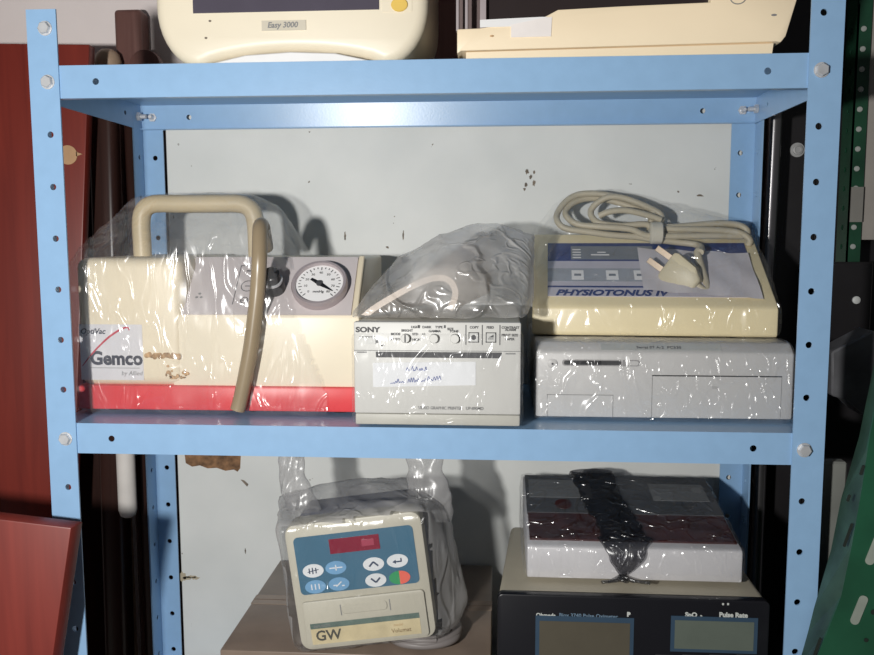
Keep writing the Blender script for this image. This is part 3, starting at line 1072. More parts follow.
CORDM = mat('beige_cord', (0.47, 0.42, 0.31), 0.5, 0, 0.06, 30)
cp = [zr(330, 340, .165), zr(335, 315, .185), zr(300, 297, .20), zr(200, 285, .205), zr(60, 268, .205), zc(640, 310, .205), zc(500, 300, .205), zc(380, 284, .205), zc(250, 264, .207), zc(205, 225, .212), zc(205, 180, .222), zc(245, 122, .228), zc(310, 82, .232), zc(400, 74, .232),
      zc(500, 86, .230), zc(620, 118, .226), zc(730, 175, .220), zr(60, 195, .215), zr(200, 200, .212), zr(400, 183, .215), zr(530, 190, .215), zr(585, 222, .212), zr(560, 250, .208), zr(400, 250, .205), zr(200, 252, .203),
      zr(40, 250, .203), zc(600, 268, .203), zc(430, 254, .205), zc(320, 243, .21), zc(262, 208, .217), zc(250, 168, .225), zc(295, 122, .231), zc(380, 100, .236), zc(470, 108, .236), zc(590, 140, .232), zc(710, 195, .226),
      zr(60, 215, .222), zr(220, 222, .22), zr(420, 205, .222), zr(520, 210, .222), zr(560, 232, .216), zr(480, 238, .212), zr(300, 236, .21), zr(100, 238, .21), zc(690, 243, .209), zc(560, 250, .21), zc(440, 237, .215),
      zc(395, 205, .221), zc(388, 165, .226), zc(425, 122, .226), zc(490, 92, .224), zc(570, 100, .222), zc(680, 140, .220), zc(770, 190, .218), zr(120, 205, .208), zr(300, 215, .206), zr(480, 222, .207), zr(560, 240, .205),
      zr(600, 275, .203), zr(590, 300, .205)]
cord = thing('power_cord', 'beige coiled power cord with plug lying on the yellowed stimulator', 'cord', (0.26, 0.21, 0.17))
cpath = smooth_path(cp, 6)
# keep the cord above the sloping top
for p in cpath:
    yl = p.y - 0.1
    zs = 0.0845 + min(0.113, 0.0355 + 0.077 * max(0, yl - 0.004) / (sd - 0.016))
    p.z = max(p.z, zs + 0.0042)
MB().tube(cpath, 0.0039, 10).build('cable', CORDM, cord, 60)
lp = [zc(430, 196, .208), zc(490, 172, .206), zc(580, 166, .206), zc(690, 190, .208), zc(770, 218, .208)]
MB().tube(smooth_path(lp, 6), 0.0039, 10).build('cable', CORDM, cord, 60)
# tie in the middle
tc_ = at(656, 233, .203)
MB().lathe([(0.011, -0.008), (0.0135, -0.006), (0.0135, 0.006), (0.011, 0.008)], frame(tc_, (0, 1, 0), (0, 0, 1)), 16).build('cord_tie', mat('clear_tie', (0.58, 0.55, 0.46), 0.3), cord, 50)
# plug: body, two flat prongs
pa, pb_ = zr(255, 400, .150), zr(110, 420, .132)
ex = (at(650, 258, .16) - at(675, 276, .145)).normalized()
PL = frame(at(678, 272, .142), ex, (0.6, -0.2, 0.7)) @ Matrix.Scale(1.28, 4)
body = MB()
prof = [(-0.022, -0.006), (-0.012, -0.013), (0.008, -0.0145), (0.012, -0.0125), (0.012, 0.0125), (0.008, 0.0145), (-0.012, 0.013), (-0.022, 0.006)]
body.prism(prof, -0.0075, 0.0075, 'z', PL).bevel(0.003, 2)
plug = body.build('plug', mat('beige_plug', (0.50, 0.45, 0.32), 0.45), cord, 40)
BRASS = mat('dull_brass', (0.42, 0.34, 0.26), 0.3, 0.85)
for s_ in (-0.0065, 0.0065):
    MB().box(0.011, 0.029, s_ - 0.0028, s_ + 0.0028, -0.0008, 0.0008, PL).bevel(.0004, 1).build('prong', BRASS, plug)
MB().tube(smooth_path([PL @ Vector((-0.019, 0, 0)), PL @ Vector((-0.030, 0.002, 0.002)), zr(315, 352, .168), zr(330, 335, .168)], 5), 0.0045, 10).build('strain_relief', CORDM, plug, 60)

M_ = st.matrix_basis
pp = [M_ @ Vector(q) for q in [(-0.136, -0.002, 0.001), (0.136, -0.002, 0.001), (-0.136, -0.002, 0.033), (0.136, -0.002, 0.033), (-0.136, sd + .002, 0.001), (0.136, sd + .002, 0.001), (-0.136, sd + .002, 0.113), (0.136, sd + .002, .113)]]
pp += [at(556, 205, .222), at(575, 191, .228), at(610, 191, .23), at(655, 212, .225), at(750, 226, .21), at(690, 285, .135), at(655, 268, .13)]
bag = wrap('plastic_bag', pp, FILMC, off=0.0016, amp=0.003, nscale=30, floor=0.0850, voxel=0.005, sm=3, base=(0.25, 0.17, 0.085), seed=11.0,
           opened=lambda c, n: n.z < -0.8)
tag(bag, 'clear shiny bag wrapped over yellowed stimulator and its coiled cord', 'plastic bag')

# ------------------------------------------------------------------ lower shelf: carton
ZB = -0.248
carton = thing('cardboard_carton', 'brown cardboard carton under the small infusion pump', 'box', (-0.06, 0.13, -0.3995))
CARD = mat('cardboard', (0.205, 0.155, 0.122), 0.35, 0, 0.12, 25)
MB().box(-0.223, 0.070, 0.004, 0.262, -0.3995, ZB - 0.0008).bevel(0.002, 2).build('carton_body', CARD, carton, 40)
MB().box(-0.223, 0.070, 0.120, 0.146, ZB - 0.0008, ZB - 0.0005).build('packing_tape', mat('brown_tape', (0.30, 0.23, 0.18), 0.25), carton)
MB().box(-0.223, 0.070, 0.1325, 0.1335, ZB - 0.0008, ZB - 0.0003).build('flap_seam', mat('card_edge', (0.16, 0.11, 0.08), .8), carton)
pp = [(x, y, z) for x in (-0.2245, 0.0715) for y in (0.003, 0.2625) for z in (-0.3988, ZB - .0005)]

# ------------------------------------------------------------------ lower shelf: infusion pump (local coordinates, resting tilted)
gw = thing('infusion_pump', 'small cream infusion pump with blue keypad and red display, leaning on the carton', 'medical pump', (-0.1325, 0.004, ZB + 0.0006), (R(0), R(-7.3), R(2)), local=True)
GW, GH, GD = 0.1465, 0.1395, 0.10
IVORY = mat('ivory_plastic', (0.49, 0.465, 0.385), 0.45, 0, 0.04, 18)
SLATE = mat('slate_housing', (0.10, 0.11, 0.17), 0.45, 0, 0.1, 20)
body = MB().prism(rrect(GW, GH, 0.012, 5), 0, -0.03, 'z', front(0, 0, 0)).bevel(0.002, 2, 50)
body.build('front_housing', IVORY, gw, 40)
MB().prism(rrect(GW - 0.008, GH - 0.008, 0.010, 5), -0.03, -GD, 'z', front(0.004, 0, 0.004)).bevel(0.003, 2, 50).build('rear_housing', SLATE, gw, 40)
KF = front(0, 0, 0)
BLUEK = mat('steel_blue_keypad', (0.045, 0.135, 0.215), 0.4, 0, 0.05, 30)
kp = decal('keypad_panel', BLUEK, gw, KF @ Matrix.Translation((0.058 * GW, 0.445 * GH, 0)), rrect(0.872 * GW, 0.455 * GH, 0.005), 0.0008)


def kd(name, mt, poly, h=0.0008, t=0.0006):
    return MB().prism(poly, h, h + t, 'z', KF).build(name, mt, kp)


kd('red_display', mat('red_window', (0.22, 0.012, 0.035), 0.12), rectp(0.315 * GW, 0.745 * GH, 0.365 * GW, 0.115 * GH))
kd('display_digits', mat('display_trace', (0.36, 0.05, 0.09), .2), rectp(0.55 * GW, 0.78 * GH, 0.09 * GW, 0.05 * GH), .0014, .0002)
KEYW = mat('white_key', (0.68, 0.70, 0.72), 0.5)
KEYB = mat('sky_key', (0.15, 0.33, 0.54), 0.5)
KG = mat('green_key', (0.02, 0.28, 0.10), 0.5)
KR = mat('coral_key', (0.75, 0.13, 0.09), 0.5)
ea, eb = 0.0113, 0.0073
INKB = mat('key_ink', (0.03, 0.05, 0.10), 0.6)
for (u, v, mt, sym) in ((.172, .63, KEYW, 'bars'), (.34, .635, KEYB, 'line'), (.172, .503, KEYB, 'bars2'), (.345, .505, KEYB, 'slash'),
                        (.615, .63, KEYW, 'up'), (.79, .635, KEYW, 'enter'), (.615, .503, KEYW, 'down'), (.79, .503, None, '')):
    cx, cy = u * GW, v * GH
    if mt is None:
        h_ = [(cx + ea * math.cos(t), cy + eb * math.sin(t)) for t in [math.pi / 2 + math.pi * k / 16 for k in range(17)]]
        kd('stop_start_key', KG, h_)
        h_ = [(cx + ea * math.cos(t), cy + eb * math.sin(t)) for t in [-math.pi / 2 + math.pi * k / 16 for k in range(17)]]
        kd('stop_start_key', KR, h_)
        continue
    ky = kd('key', mt, ell(cx, cy, ea, eb))
    s_ = MB()
    T = KF @ Matrix.Translation((cx, cy, 0.0014))

    def bar(x0, y0, x1, y1, wd=.0006):
        d = Vector((x1 - x0, y1 - y0, 0)).normalized()
        nn = Vector((-d.y, d.x, 0)) * wd
        s_.prism([(x0 + nn.x, y0 + nn.y), (x0 - nn.x, y0 - nn.y), (x1 - nn.x, y1 - nn.y), (x1 + nn.x, y1 + nn.y)], 0, .0003, 'z', T)
    if sym == 'up':
        bar(-.0048, -.0022, 0, .0026, .0009); bar(.0048, -.0022, 0, .0026, .0009)
    elif sym == 'down':
        bar(-.0048, .0024, 0, -.0024, .0009); bar(.0048, .0024, 0, -.0024, .0009)
    elif sym == 'enter':
        bar(-.0035, -.0008, .004, -.0008, .0007); bar(.004, -.0012, .004, .0028, .0007)
        s_.prism([(-.0055, -.0008), (-.0018, -.003), (-.0018, .0014)], 0, .0003, 'z', T)
    elif sym == 'slash':
        bar(-.003, -.0025, .003, .0025); bar(-.006, -.001, -.002, -.001); bar(.003, -.002, .006, -.002)
    elif sym == 'line':
        bar(-.007, 0, .007, 0); bar(0, -.003, 0, .003)
    elif sym == 'bars':
        bar(-.004, -.003, -.004, .003); bar(-.0005, -.0035, -.0005, .0035); bar(.003, -.003, .003, .003); bar(-.006, -.001, .006, .001, .0004)
    else:
        bar(-.004, -.003, -.004, .003); bar(0, -.003, 0, .003); bar(.004, -.003, .004, .003)
    s_.build('key_symbol', INKB if mt is KEYW else KEYW, ky)
# flap at the bottom
door = MB().prism(rrect(0.895 * GW, 0.365 * GH, 0.004), 0, 0.004, 'z', KF @ Matrix.Translation((0.055 * GW, 0.030 * GH, 0))).bevel(.001, 2, 50).build('door', IVORY, gw, 40)
D4 = KF @ Matrix.Translation((0, 0, 0.004))
MB().prism(rrect(0.33 * GW, 0.075 * GH, 0.004), 0, 0.0012, 'z', D4 @ Matrix.Translation((0.345 * GW, 0.275 * GH, 0))).bevel(.0008, 1, 50).build('finger_grip', IVORY, door, 40)
for u in (0.335, 0.695):
    MB().prism(rectp(u * GW - .0005, 0.265 * GH, .001, 0.085 * GH), 0, 0.0004, 'z', D4).build('grip_groove', MIDG, door)
lab = MB().prism(rectp(0.095 * GW, 0.055 * GH, 0.80 * GW, 0.155 * GH), 0, 0.0004, 'z', D4).build('name_label', mat('yellowed_label', (0.58, 0.49, 0.30), 0.6, 0, .12, 60), door)
MB().prism(rectp(0.095 * GW, 0.180 * GH, 0.80 * GW, 0.042 * GH), 0.0004, 0.0006, 'z', D4).build('green_stripe', mat('dull_green_ink', (0.10, 0.15, 0.13), .6, 0, .2, 60), lab)
text('GW', 0.0155, D4 @ Matrix.Translation((0.125 * GW, 0.085 * GH, .0006)), mat('olive_black_ink', (0.06, 0.06, 0.05), .6), lab, bold=0.0003)
text('Volumat', 0.0062, D4 @ Matrix.Translation((0.68 * GW, 0.085 * GH, .0006)), mat('brown_ink', (0.20, 0.13, 0.06), .6), lab)
text('model', 0.004, D4 @ Matrix.Translation((0.70 * GW, 0.135 * GH, .0006)), mat('faded_ink', (0.5, 0.36, 0.2), .6), lab)
text('INFUSION', 0.004, D4 @ Matrix.Translation((0.12 * GW, 0.190 * GH, .0007)), MIDG, lab)

# cable coil under the raised right corner
cab = []
for k in range(46):
    a = 2 * math.pi * k / 16
    cab.append((-0.005 + 0.038 * math.cos(a) + 0.002 * math.sin(k), 0.046 + 0.034 * math.sin(a), ZB + 0.0046 + 0.0036 * k / 16 * 0.9))
cb = MB().tube(smooth_path(cab, 4), 0.0042, 10).build('cable_coil', mat('grey_cable', (0.20, 0.18, 0.175), 0.5), None, 60, base=(-0.005, 0.046, ZB))
tag(cb, 'coiled grey cable lying under right corner of the small infusion pump', 'cable')

# grey carrier bag around the pump
GBAG = film('grey_carrier_bag', milky=0.40, tint=(0.56, 0.55, 0.55), gloss=0.05, rough=0.25, bscale=24, strength=0.9, stretch=(1, 1, 0.4))
gb = thing('carrier_bag', 'grey see-through carrier bag with two raised handles around the infusion pump', 'plastic bag', (-0.05, 0.07, ZB + 0.0005))
Mg = Matrix.Translation(gw.location) @ gw.rotation_euler.to_matrix().to_4x4()
pp = [Mg @ Vector(q) for q in [(-0.004, -0.006, 0.004), (GW + 0.002, -0.006, 0.004), (-0.003, -0.006, GH), (GW + 0.004, -0.006, GH), (0.0, GD, GH + 0.003), (GW, GD, GH + .003), (0, GD, 0.02), (GW, GD, 0.02)]]
pp += [at(350, 481, .085), at(395, 486, .085), at(466, 600, .05), at(456, 622, .04), at(448, 520, .06), at(440, 500, .08), at(282, 495, .07)]
for p in pp:
    p.z = max(p.z, ZB + 0.001)
wrap('bag_body', pp, [GBAG, FILMC], zones=lambda c, n: 1 if n.y < -0.75 and c.y < 0.02 else 0, off=0.002, amp=0.0045, nscale=22, floor=ZB + 0.0008, voxel=0.0055, parent=gb, seed=3.3, amp2=0.002, stretch=(1, 1, .45))


def bag_handle(path, wd):
    """a soft folded strap of sheet: flattened tube with creases"""
    pts = smooth_path(path, 6)
    m_ = MB()
    nn_ = len(pts)
    ribbon(m_, pts, [wd * (1.35 - 0.35 * min(1, 1.6 * i / nn_)) for i in range(nn_)], (1, 0, 0), 0.3)
    for v in m_.bm.verts:
        q = v.co * 70
        v.co += Vector((noise.noise(q), noise.noise(q + Vector((9, 3, 1))), noise.noise(q + Vector((2, 8, 5))) * .4)) * 0.004
    return m_.build('handle', GBAG, gb, 180)


bag_handle([at(306, 512, .06), at(298, 495, .062), at(292, 478, .065), at(291, 464, .068), at(292, 448, .072)], 0.0155)
bag_handle([at(428, 520, .06), at(430, 500, .062), at(427, 482, .065), at(426, 466, .068), at(424, 448, .072)], 0.0205)

# ------------------------------------------------------------------ lower shelf: pulse oximeter
OX0, OX1, OZ = 0.0765, 0.3545, -0.1755
ox = thing('pulse_oximeter', 'beige box monitor with black front and two grey displays at bottom right', 'medical monitor', (0.215, 0.10, -0.3995))
prof = [(0.006, -0.3936), (0.006, OZ - .001), (0.20, OZ + 0.004), (0.20, -0.3936)]
m = MB().prism(prof, OX0 + 0.001, OX1 - 0.001)
for v in m.bm.verts:
    if v.co.y > 0.1:
        v.co.x += 0.016 if v.co.x < 0.2 else -0.004
OXB = mat('beige_grey_case', (0.38, 0.345, 0.27), 0.5, 0, 0.06, 18)
m.bevel(0.006, 3).build('case', OXB, ox, 40)
MB().prism(rrect(OX1 - OX0, 0.214, 0.006), 0.0, -0.012, 'z', front(OX0, 0.0, OZ - 0.214)).bevel(0.0015, 2, 50).build('front_panel', mat('black_front', (0.008, 0.008, 0.011), 0.3), ox, 40)
for x in (OX0 + .03, OX1 - .03):
    for y in (.03, .18):
        MB().lathe([(0.009, -0.3995), (0.009, -0.3926)], Matrix.Translation((x, y, 0)), 14).build('foot', RUBBER, ox)
OF = front(0, 0.0, 0)
def opx(px, py):
    q = at(px, py, 0.0)
    return q.x, q.z
def oquad(name, mt, x0, y0, x1, y1, t, parent=ox):
    a, b = opx(x0, y1), opx(x1, y0)
    return decal(name, mt, parent, OF, rectp(a[0], a[1], b[0] - a[0], b[1] - a[1]), t)
RIM = mat('navy_rim', (0.03, 0.06, 0.10), 0.4)
LCD1 = mat('lcd_brown_grey', (0.085, 0.075, 0.055), 0.25)
LCD2 = mat('lcd_green_grey', (0.105, 0.125, 0.105), 0.25)
d1 = oquad('display', RIM, 535, 618, 634, 668, .0008)
oquad('display_glass', LCD1, 539, 623, 630, 662, .0011, d1)
d2 = oquad('display', RIM, 670, 618, 758, 651, .0008)
oquad('display_glass', LCD2, 674, 622, 754, 648, .0011, d2)
PRT = mat('pale_print', (0.50, 0.52, 0.50), 0.5)
PRB = mat('blue_print', (0.13, 0.20, 0.28), 0.5)
for (s, px, py, sz, mt, bd) in (('Ohmeda', 536, 616.5, .0058, PRT, .0002), ('Biox 3740 Pulse Oximeter', 559, 616.5, .0056, PRB, .0001), ('SpO', 685, 616.5, .0068, PRT, .0003), ('2', 700, 618, .0045, PRT, .0002),
                                ('Pulse Rate', 719, 616.5, .0068, PRT, .0003), ('P', 627, 616, .006, PRT, .0005)):
    a = opx(px, py)
    text(s, sz, OF @ Matrix.Translation((a[0], a[1], .0004)), mt, ox, bold=bd)
for k in range(4):
    oquad('membrane_key', mat('dark_key', (0.05, 0.05, 0.055), .5), 655 + 27 * k, 655, 675 + 27 * k, 668, .0008)
oquad('alarm_dot', PRT, 722, 603, 724, 605, .0004)
oquad('alarm_dot', PRT, 727, 603, 729, 605, .0004)

# ------------------------------------------------------------------ white box on the oximeter
bxY = 0.033
BXZ = OZ + 0.0048
wb = thing('instrument_case', 'low white instrument box with dark red strip on top, wrapped on the black-fronted monitor', 'medical device', (0.2215, 0.11, BXZ))
bx0, bx1 = 0.1083, 0.3352
BKZ = -0.1075
prof = [(bxY, BXZ + .0003), (bxY, -0.1362), (0.038, -0.1345), (0.205, BKZ), (0.205, BXZ + .0003)]
MB().prism(prof, bx0, bx1).bevel(0.002, 2).build('white_case', mat('cool_white_plastic', (0.62, 0.61, 0.63), .45, 0, .03, 40), wb, 40)
WT = frame((0, 0.038, -0.1345), (1, 0, 0), (0, 0.167, BKZ + 0.1345))
wl_ = math.hypot(.167, BKZ + .1345)
DRED = mat('dark_red_strip', (0.060, 0.016, 0.015), 0.35, 0, .4, 60)
GRT = mat('grey_lid', (0.085, 0.088, 0.095), 0.35, 0, .3, 20)
decal('grey_lid', GRT, wb, WT, rectp(bx0 + .002, wl_ * .40, bx1 - bx0 - .004, wl_ * .58), .003)
decal('dark_red_strip', DRED, wb, WT, rectp(bx0 + .003, wl_ * .05, bx1 - bx0 - .006, wl_ * .35), .002)
decal('grey_window', mat('pale_window', (.20, .205, .21), .3), wb, WT, rectp(bx0 + .006, wl_ * .62, .075, wl_ * .28), .0035)
decal('grey_window', mat('pale_window', (.20, .205, .21), .3), wb, WT, rectp(bx1 - .075, wl_ * .6, .065, wl_ * .26), .0035)
decal('red_dot', DRED, wb, WT, ell(bx0 + .045, wl_ * .52, .010, .012, 12), .0036)
pp = [(x, y, z) for x in (bx0 - .001, bx1 + .001) for (y, z) in ((bxY - .001, BXZ + .001), (bxY - .001, -.135), (.207, BXZ + .001), (.207, BKZ + .001))]
pp += [tuple(at(600, 476, .20)), tuple(at(618, 500, .14))]
bag = wrap('plastic_bag', pp, film('shiny_clear_wrap', milky=0.05, gloss=0.10, rough=0.2, bscale=55, strength=1.0, tint=(.7, .7, .72)), off=0.0014, amp=0.003, nscale=30, floor=BXZ + .0006, voxel=0.0045, sm=2,
           base=(0.2215, 0.11, BXZ), seed=5.5, opened=lambda c, n: n.z < -.8)
tag(bag, 'clear glossy film wrapped around the low white instrument box', 'plastic bag')
# black band twisted round the middle
BB = film('black_film', milky=0.22, tint=(0.035, 0.035, 0.04), gloss=0.07, rough=0.25, bscale=60, strength=1.0, trans=(.68, .68, .70))
pth = [(0.1935, 0.212, -0.120), (0.1940, 0.2085, -0.1005), (0.197, 0.16, -0.1095), (0.203, 0.11, -0.1165), (0.210, 0.07, -0.1235), (0.2125, 0.040, -0.1290), (0.2120, 0.0280, -0.140), (0.2100, 0.0265, -0.155), (0.2085, 0.026, -0.1635)]
pth = smooth_path(pth, 6)
wdt = [0.026 - .004 * t if t < .6 else (0.0236 * (1 - t) / .4 + .0050) for t in [i / (len(pth) - 1) for i in range(len(pth))]]
mm = MB()
ribbon(mm, pth, wdt, (1, 0, 0), 0.11)
for v in mm.bm.verts:
    q = v.co * 90
    v.co += Vector((noise.noise(q), noise.noise(q + Vector((9, 3, 1))) * .3, noise.noise(q + Vector((2, 8, 5))) * .3)) * 0.005
for k, (dx, dz) in enumerate(((-0.022, -0.004), (0.028, -0.0035), (0.004, -.001))):
    mm.tube(smooth_path([(0.2085, 0.026, -0.1630), (0.2085 + dx * .4, 0.021, -0.166), (0.2085 + dx, 0.018, -0.1660 + dz * .3)], 5), [0.0055] * 6 + [0.004] * 5, 10, True, flat=.4)
strap = mm.build('black_strap', BB, None, 180, base=(0.2085, 0.03, -0.17))
tag(strap, 'black plastic band twisted round the middle of the low white box', 'strap')

# ------------------------------------------------------------------ top shelf: patient monitor (left)
TZ = Z1
mn = thing('patient_monitor', 'cream monitor with rounded corners and yellow button, left on the top shelf', 'medical monitor', (-0.139, 0.12, TZ + 0.0005))
MX0, MX1 = -0.2805, 0.0035
mz0, mz1 = TZ + 0.002, TZ + 0.25
fy = 0.03
outl = []
rr_ = 0.062
for cx, cz, a0 in ((MX1 - rr_ * .75, mz0 + rr_, -90), (MX1 - .03, mz1 - .03, 0), (MX0 + .03, mz1 - .03, 90), (MX0 + rr_ * .75, mz0 + rr_, 180)):
    for k in range(11):
        a = R(a0 + 9 * k)
        if cz < mz1 - .1:
            outl.append((cx + rr_ * .75 * math.cos(a), cz + rr_ * math.sin(a)))
        else:
            outl.append((cx + .03 * math.cos(a), cz + .03 * math.sin(a)))
# raise the middle of the lower edge (shallow arch)
ar = []
i_l, i_r = outl[-1], outl[0]
for k in range(1, 16):
    t = k / 16
    x = i_l[0] + (i_r[0] - i_l[0]) * t
    ar.append((x, mz0 + 0.0150 * math.sin(math.pi * t) ** 0.6))
outl = outl + ar
outl = [(x, z) for x, z in outl]
m = MB().prism(outl, fy, fy + 0.16, 'y').bevel(0.011, 4, 50)
m.build('housing', CREAMW, mn, 50)
zb_ = at(290, 12, fy).z
scr = MB().box(at(193, 0, fy).x, at(379, 0, fy).x, fy - 0.0012, fy + .002, at(290, 11.5, fy).z, mz1 - 0.03).build('screen', mat('dark_violet_screen', (0.085, 0.075, 0.10), 0.15), mn)
MB().box(at(382, 0, fy).x, at(412, 0, fy).x, fy - 0.0006, fy + .002, at(290, 14, fy).z, mz1 - 0.03).build('button_strip', CREAMW, mn)
q = at(399.5, 5, fy)
MB().prism(ell(q.x, q.z, .0085, .0068), fy - .0022, fy, 'y').bevel(.0006, 1, 50).build('yellow_button', mat('yellow_key', (0.74, 0.50, 0.10), .4), mn)
q = at(262, 31, fy); q2 = at(306, 20, fy)
np_ = MB().box(q.x, q2.x, fy - .0012, fy, q.z, q2.z).build('name_plate', mat('plate_cream', (0.60, 0.55, 0.45), .3), mn)
text('Easy 3000', 0.0078, front(q.x + .006, fy - .0014, q.z + .0028), MIDG, np_, bold=.0002, shear=.2)
MB().prism([(at(204, 0, fy).x, TZ + .0006), (at(212, 0, fy).x, TZ + .0052), (at(245, 0, fy).x, TZ + .0125), (at(290, 0, fy).x, TZ + .0150), (at(335, 0, fy).x, TZ + .0130), (at(370, 0, fy).x, TZ + .0052), (at(377, 0, fy).x, TZ + .0006)], fy - 0.004, fy + 0.13, 'y').bevel(.001, 1, 40).build('stand', WHITE, mn, 30)
for (px, py) in ((210, 21), (206, 38)):
    q = at(px, py, fy)
    MB().prism(ell(q.x, q.z, .0016, .0011, 8), fy - .0003, fy, 'y').build('stain', CHIP, mn)

# ------------------------------------------------------------------ top shelf: recorder (right)
rc = thing('chart_recorder', 'peach-cream recorder with dark window and white stickers, right on the top shelf', 'medical device', (0.19, 0.12, TZ + 0.0005))
ry = 0.03
def rp(px, py):
    q = at(px, py, ry)
    return (q.x, q.z)
TOPZ = TZ + 0.20
xr_top = rp(797, 0)[0] + 0.04
bez = [rp(457, 54), rp(461, 51), rp(776, 41.5), rp(781, 42.5), rp(786, 36), rp(797, 0), (xr_top, TOPZ), (rp(711, 0)[0], TOPZ), rp(711, 2), rp(620, 6), rp(558, 9.5), rp(542, 18), rp(480, 28), rp(457, 29)]
MB().prism(bez, ry, ry + 0.18, 'y').bevel(0.0015, 2, 40).build('housing', PEACH, rc, 40)
MB().prism([(rp(466, 0)[0], TZ + .0006), (rp(774, 0)[0], TZ + .0006), rp(774, 43), rp(466, 52)], ry + 0.0015, ry + 0.17, 'y').build('base', PEACH, rc)
MB().box(rp(487, 0)[0], rp(711, 0)[0] + .002, ry + 0.012, ry + 0.17, rp(600, 22)[1], TOPZ - 0.01).build('dark_window', mat('smoked_window', (0.030, 0.022, 0.022), 0.2), rc)
MB().box(rp(457, 0)[0], rp(712, 0)[0] + .005, ry + .002, ry + .18, TOPZ - 0.0105, TOPZ).build('top_cover', PEACH, rc)
RAIL = mat('mauve_metal', (0.48, 0.42, 0.43), 0.35, 0.5)
for (a, b) in ((456, 458.5), (465, 467.5), (480, 486)):
    MB().box(rp(a, 0)[0], rp(b, 0)[0], ry + .003, ry + .012, rp(470, 30)[1], TOPZ - .0105).build('guide_rail', RAIL, rc)
MB().box(rp(458, 0)[0], rp(480, 0)[0], ry + .03, ry + .17, rp(470, 30)[1], TOPZ - .0105).build('side_panel', mat('mauve_dark', (.13, .09, .085), .5), rc)
decal('white_label', WHITE, rc, front(0, ry, 0), [rp(480, 27.5), rp(528, 26), rp(548, 17), rp(541, 17), rp(480, 20)], .0006)
decal('white_label', mat('pinkish_white_label', (.84, .78, .75), .6), rc, front(0, ry, 0), [rp(511, 37.5), rp(551, 36.5), rp(552, 17), rp(541, 18.5), rp(511, 25)], .0009)
q = rp(738, -2)
g_ = MB().prism(ell(q[0], q[1], .0078, .0062), ry - .0006, ry, 'y').build('round_button', MIDG, rc)
MB().prism(ell(q[0], q[1], .0068, .0053), ry - .0012, ry - .0006, 'y').build('button_cap', PEACH, g_)
q = rp(774, 15)
MB().prism(ell(q[0], q[1], .0028, .0011, 12), ry - .0003, ry, 'y').build('slot_mark', MIDG, rc)
q = rp(492, 36)
MB().prism(ell(q[0], q[1], .0022, .001, 9), ry - .0003, ry, 'y').build('stain', RES, rc)

# ------------------------------------------------------------------ left background: boards
def tilted_panel(name, mt, corner, angle, wd, ht, y0, y1, bev=0.002, align='tr', extra=None):
    """a board given by its upper right corner; turned in its own plane by angle"""
    ca, sa = math.cos(angle), math.sin(angle)
    ux, uz = Vector((ca, 0, sa)), Vector((-sa, 0, ca))
    c = Vector((corner[0], 0, corner[1]))
    pts = [c - ux * wd - uz * ht, c - uz * ht, c, c - ux * wd]
    m = MB().prism([(p.x, p.z) for p in pts], y0, y1, 'y').bevel(bev, 2)
    return m


r1 = at(91, 45, 0.305)
tb = tilted_panel('tabletop', MAHOG, (r1.x, r1.z), R(-5.0), 0.45, 0.30, 0.305, 0.335)
# runs down to the floor
tb.bm.free()
a_ = R(5.0)
uz = Vector((math.sin(a_), 0, math.cos(a_)))
ux = Vector((math.cos(a_), 0, -math.sin(a_)))
c = Vector((r1.x, 0, r1.z))
hgt = (c.z - FLOOR) / math.cos(a_) - 0.05
pts = [c - ux * .0, c - ux * 0.5 + Vector((0, 0, -.03)), c - ux * 0.5 - uz * (hgt - 0.045), c - uz * hgt]
low = min(p.z for p in pts)
pts[2].z += FLOOR - low + 0.0; pts[3].z += FLOOR - low
pts[2].z = max(pts[2].z, FLOOR); pts[3].z = FLOOR; pts[2].z = FLOOR
mah = MB().prism([(p.x, p.z) for p in pts], 0.30, 0.318, 'y').bevel(0.002, 2).build('wooden_board', MAHOG, None, 40, base=(c.x - .25,   .309, FLOOR))
tag(mah, 'tall red mahogany board with a round tan patch, leaning left of the rack', 'board')
q = at(68, 155, 0.2995)
kn = MB().prism(ell(q.x, q.z, .0135, .0132, 24) , 0.2985, 0.3, 'y').build('tan_patch', mat('tan_wood_patch', (0.50, 0.30, 0.16), .6, 0, .1, 40), mah)
MB().prism([(q.x + .012, q.z + .004), (q.x + .021, q.z + .001), (q.x + .012, q.z - .002)], 0.2985, 0.3, 'y').build('tan_patch', MATS['tan_wood_patch'], mah)

# dark boards with rounded edges standing behind the mahogany board
for i, (xa, xb, y0, tilt, ztop, lab_) in enumerate(((-0.62, -0.524, 0.385, 0.0, 0.40, 'dark brown plank behind the mahogany board, farthest left of the dark planks'),
                                                    (-0.512, -0.472, 0.344, 0.02, 0.385, 'narrow dark brown plank standing between two other dark planks left of rack'),
                                                    (-0.468, -0.385, 0.362, 0.0, 0.375, 'dark brown plank standing beside the left rear rack post'))):
    m = MB().prism([(xa - tilt, FLOOR), (xb - tilt, FLOOR), (xb, ztop), (xa, ztop)], y0, y0 + 0.03, 'y').bevel(0.010, 4)
    o = m.build('wooden_plank', DARKWOOD, None, 40, base=((xa + xb) / 2, y0 + .015, FLOOR))
    tag(o, lab_, 'plank', 'dark planks behind the rack')

# pale tube put in for lit wall seen in a gap between planks
q0, q1 = at(111.5, 440, .312), at(134, 520, .312)
stp = MB().tube([((q0.x + q1.x) / 2, .325, 0.08), ((q0.x + q1.x) / 2, .325, q1.z + 0.012), ((q0.x + q1.x) / 2, .325, q1.z + 0.003), ((q0.x + q1.x) / 2, .325, q1.z)], [0.0135, 0.0135, 0.011, 0.006], 20, True)
stp = stp.build('lit_gap_strip', mat('lit_gap_white', (0.80, 0.76, 0.72), .5), None, 50, base=((q0.x + q1.x) / 2, .325, q1.z))
tag(stp, 'pale pipe shape standing in for a gap of lit wall, below the middle shelf at left', 'pipe')

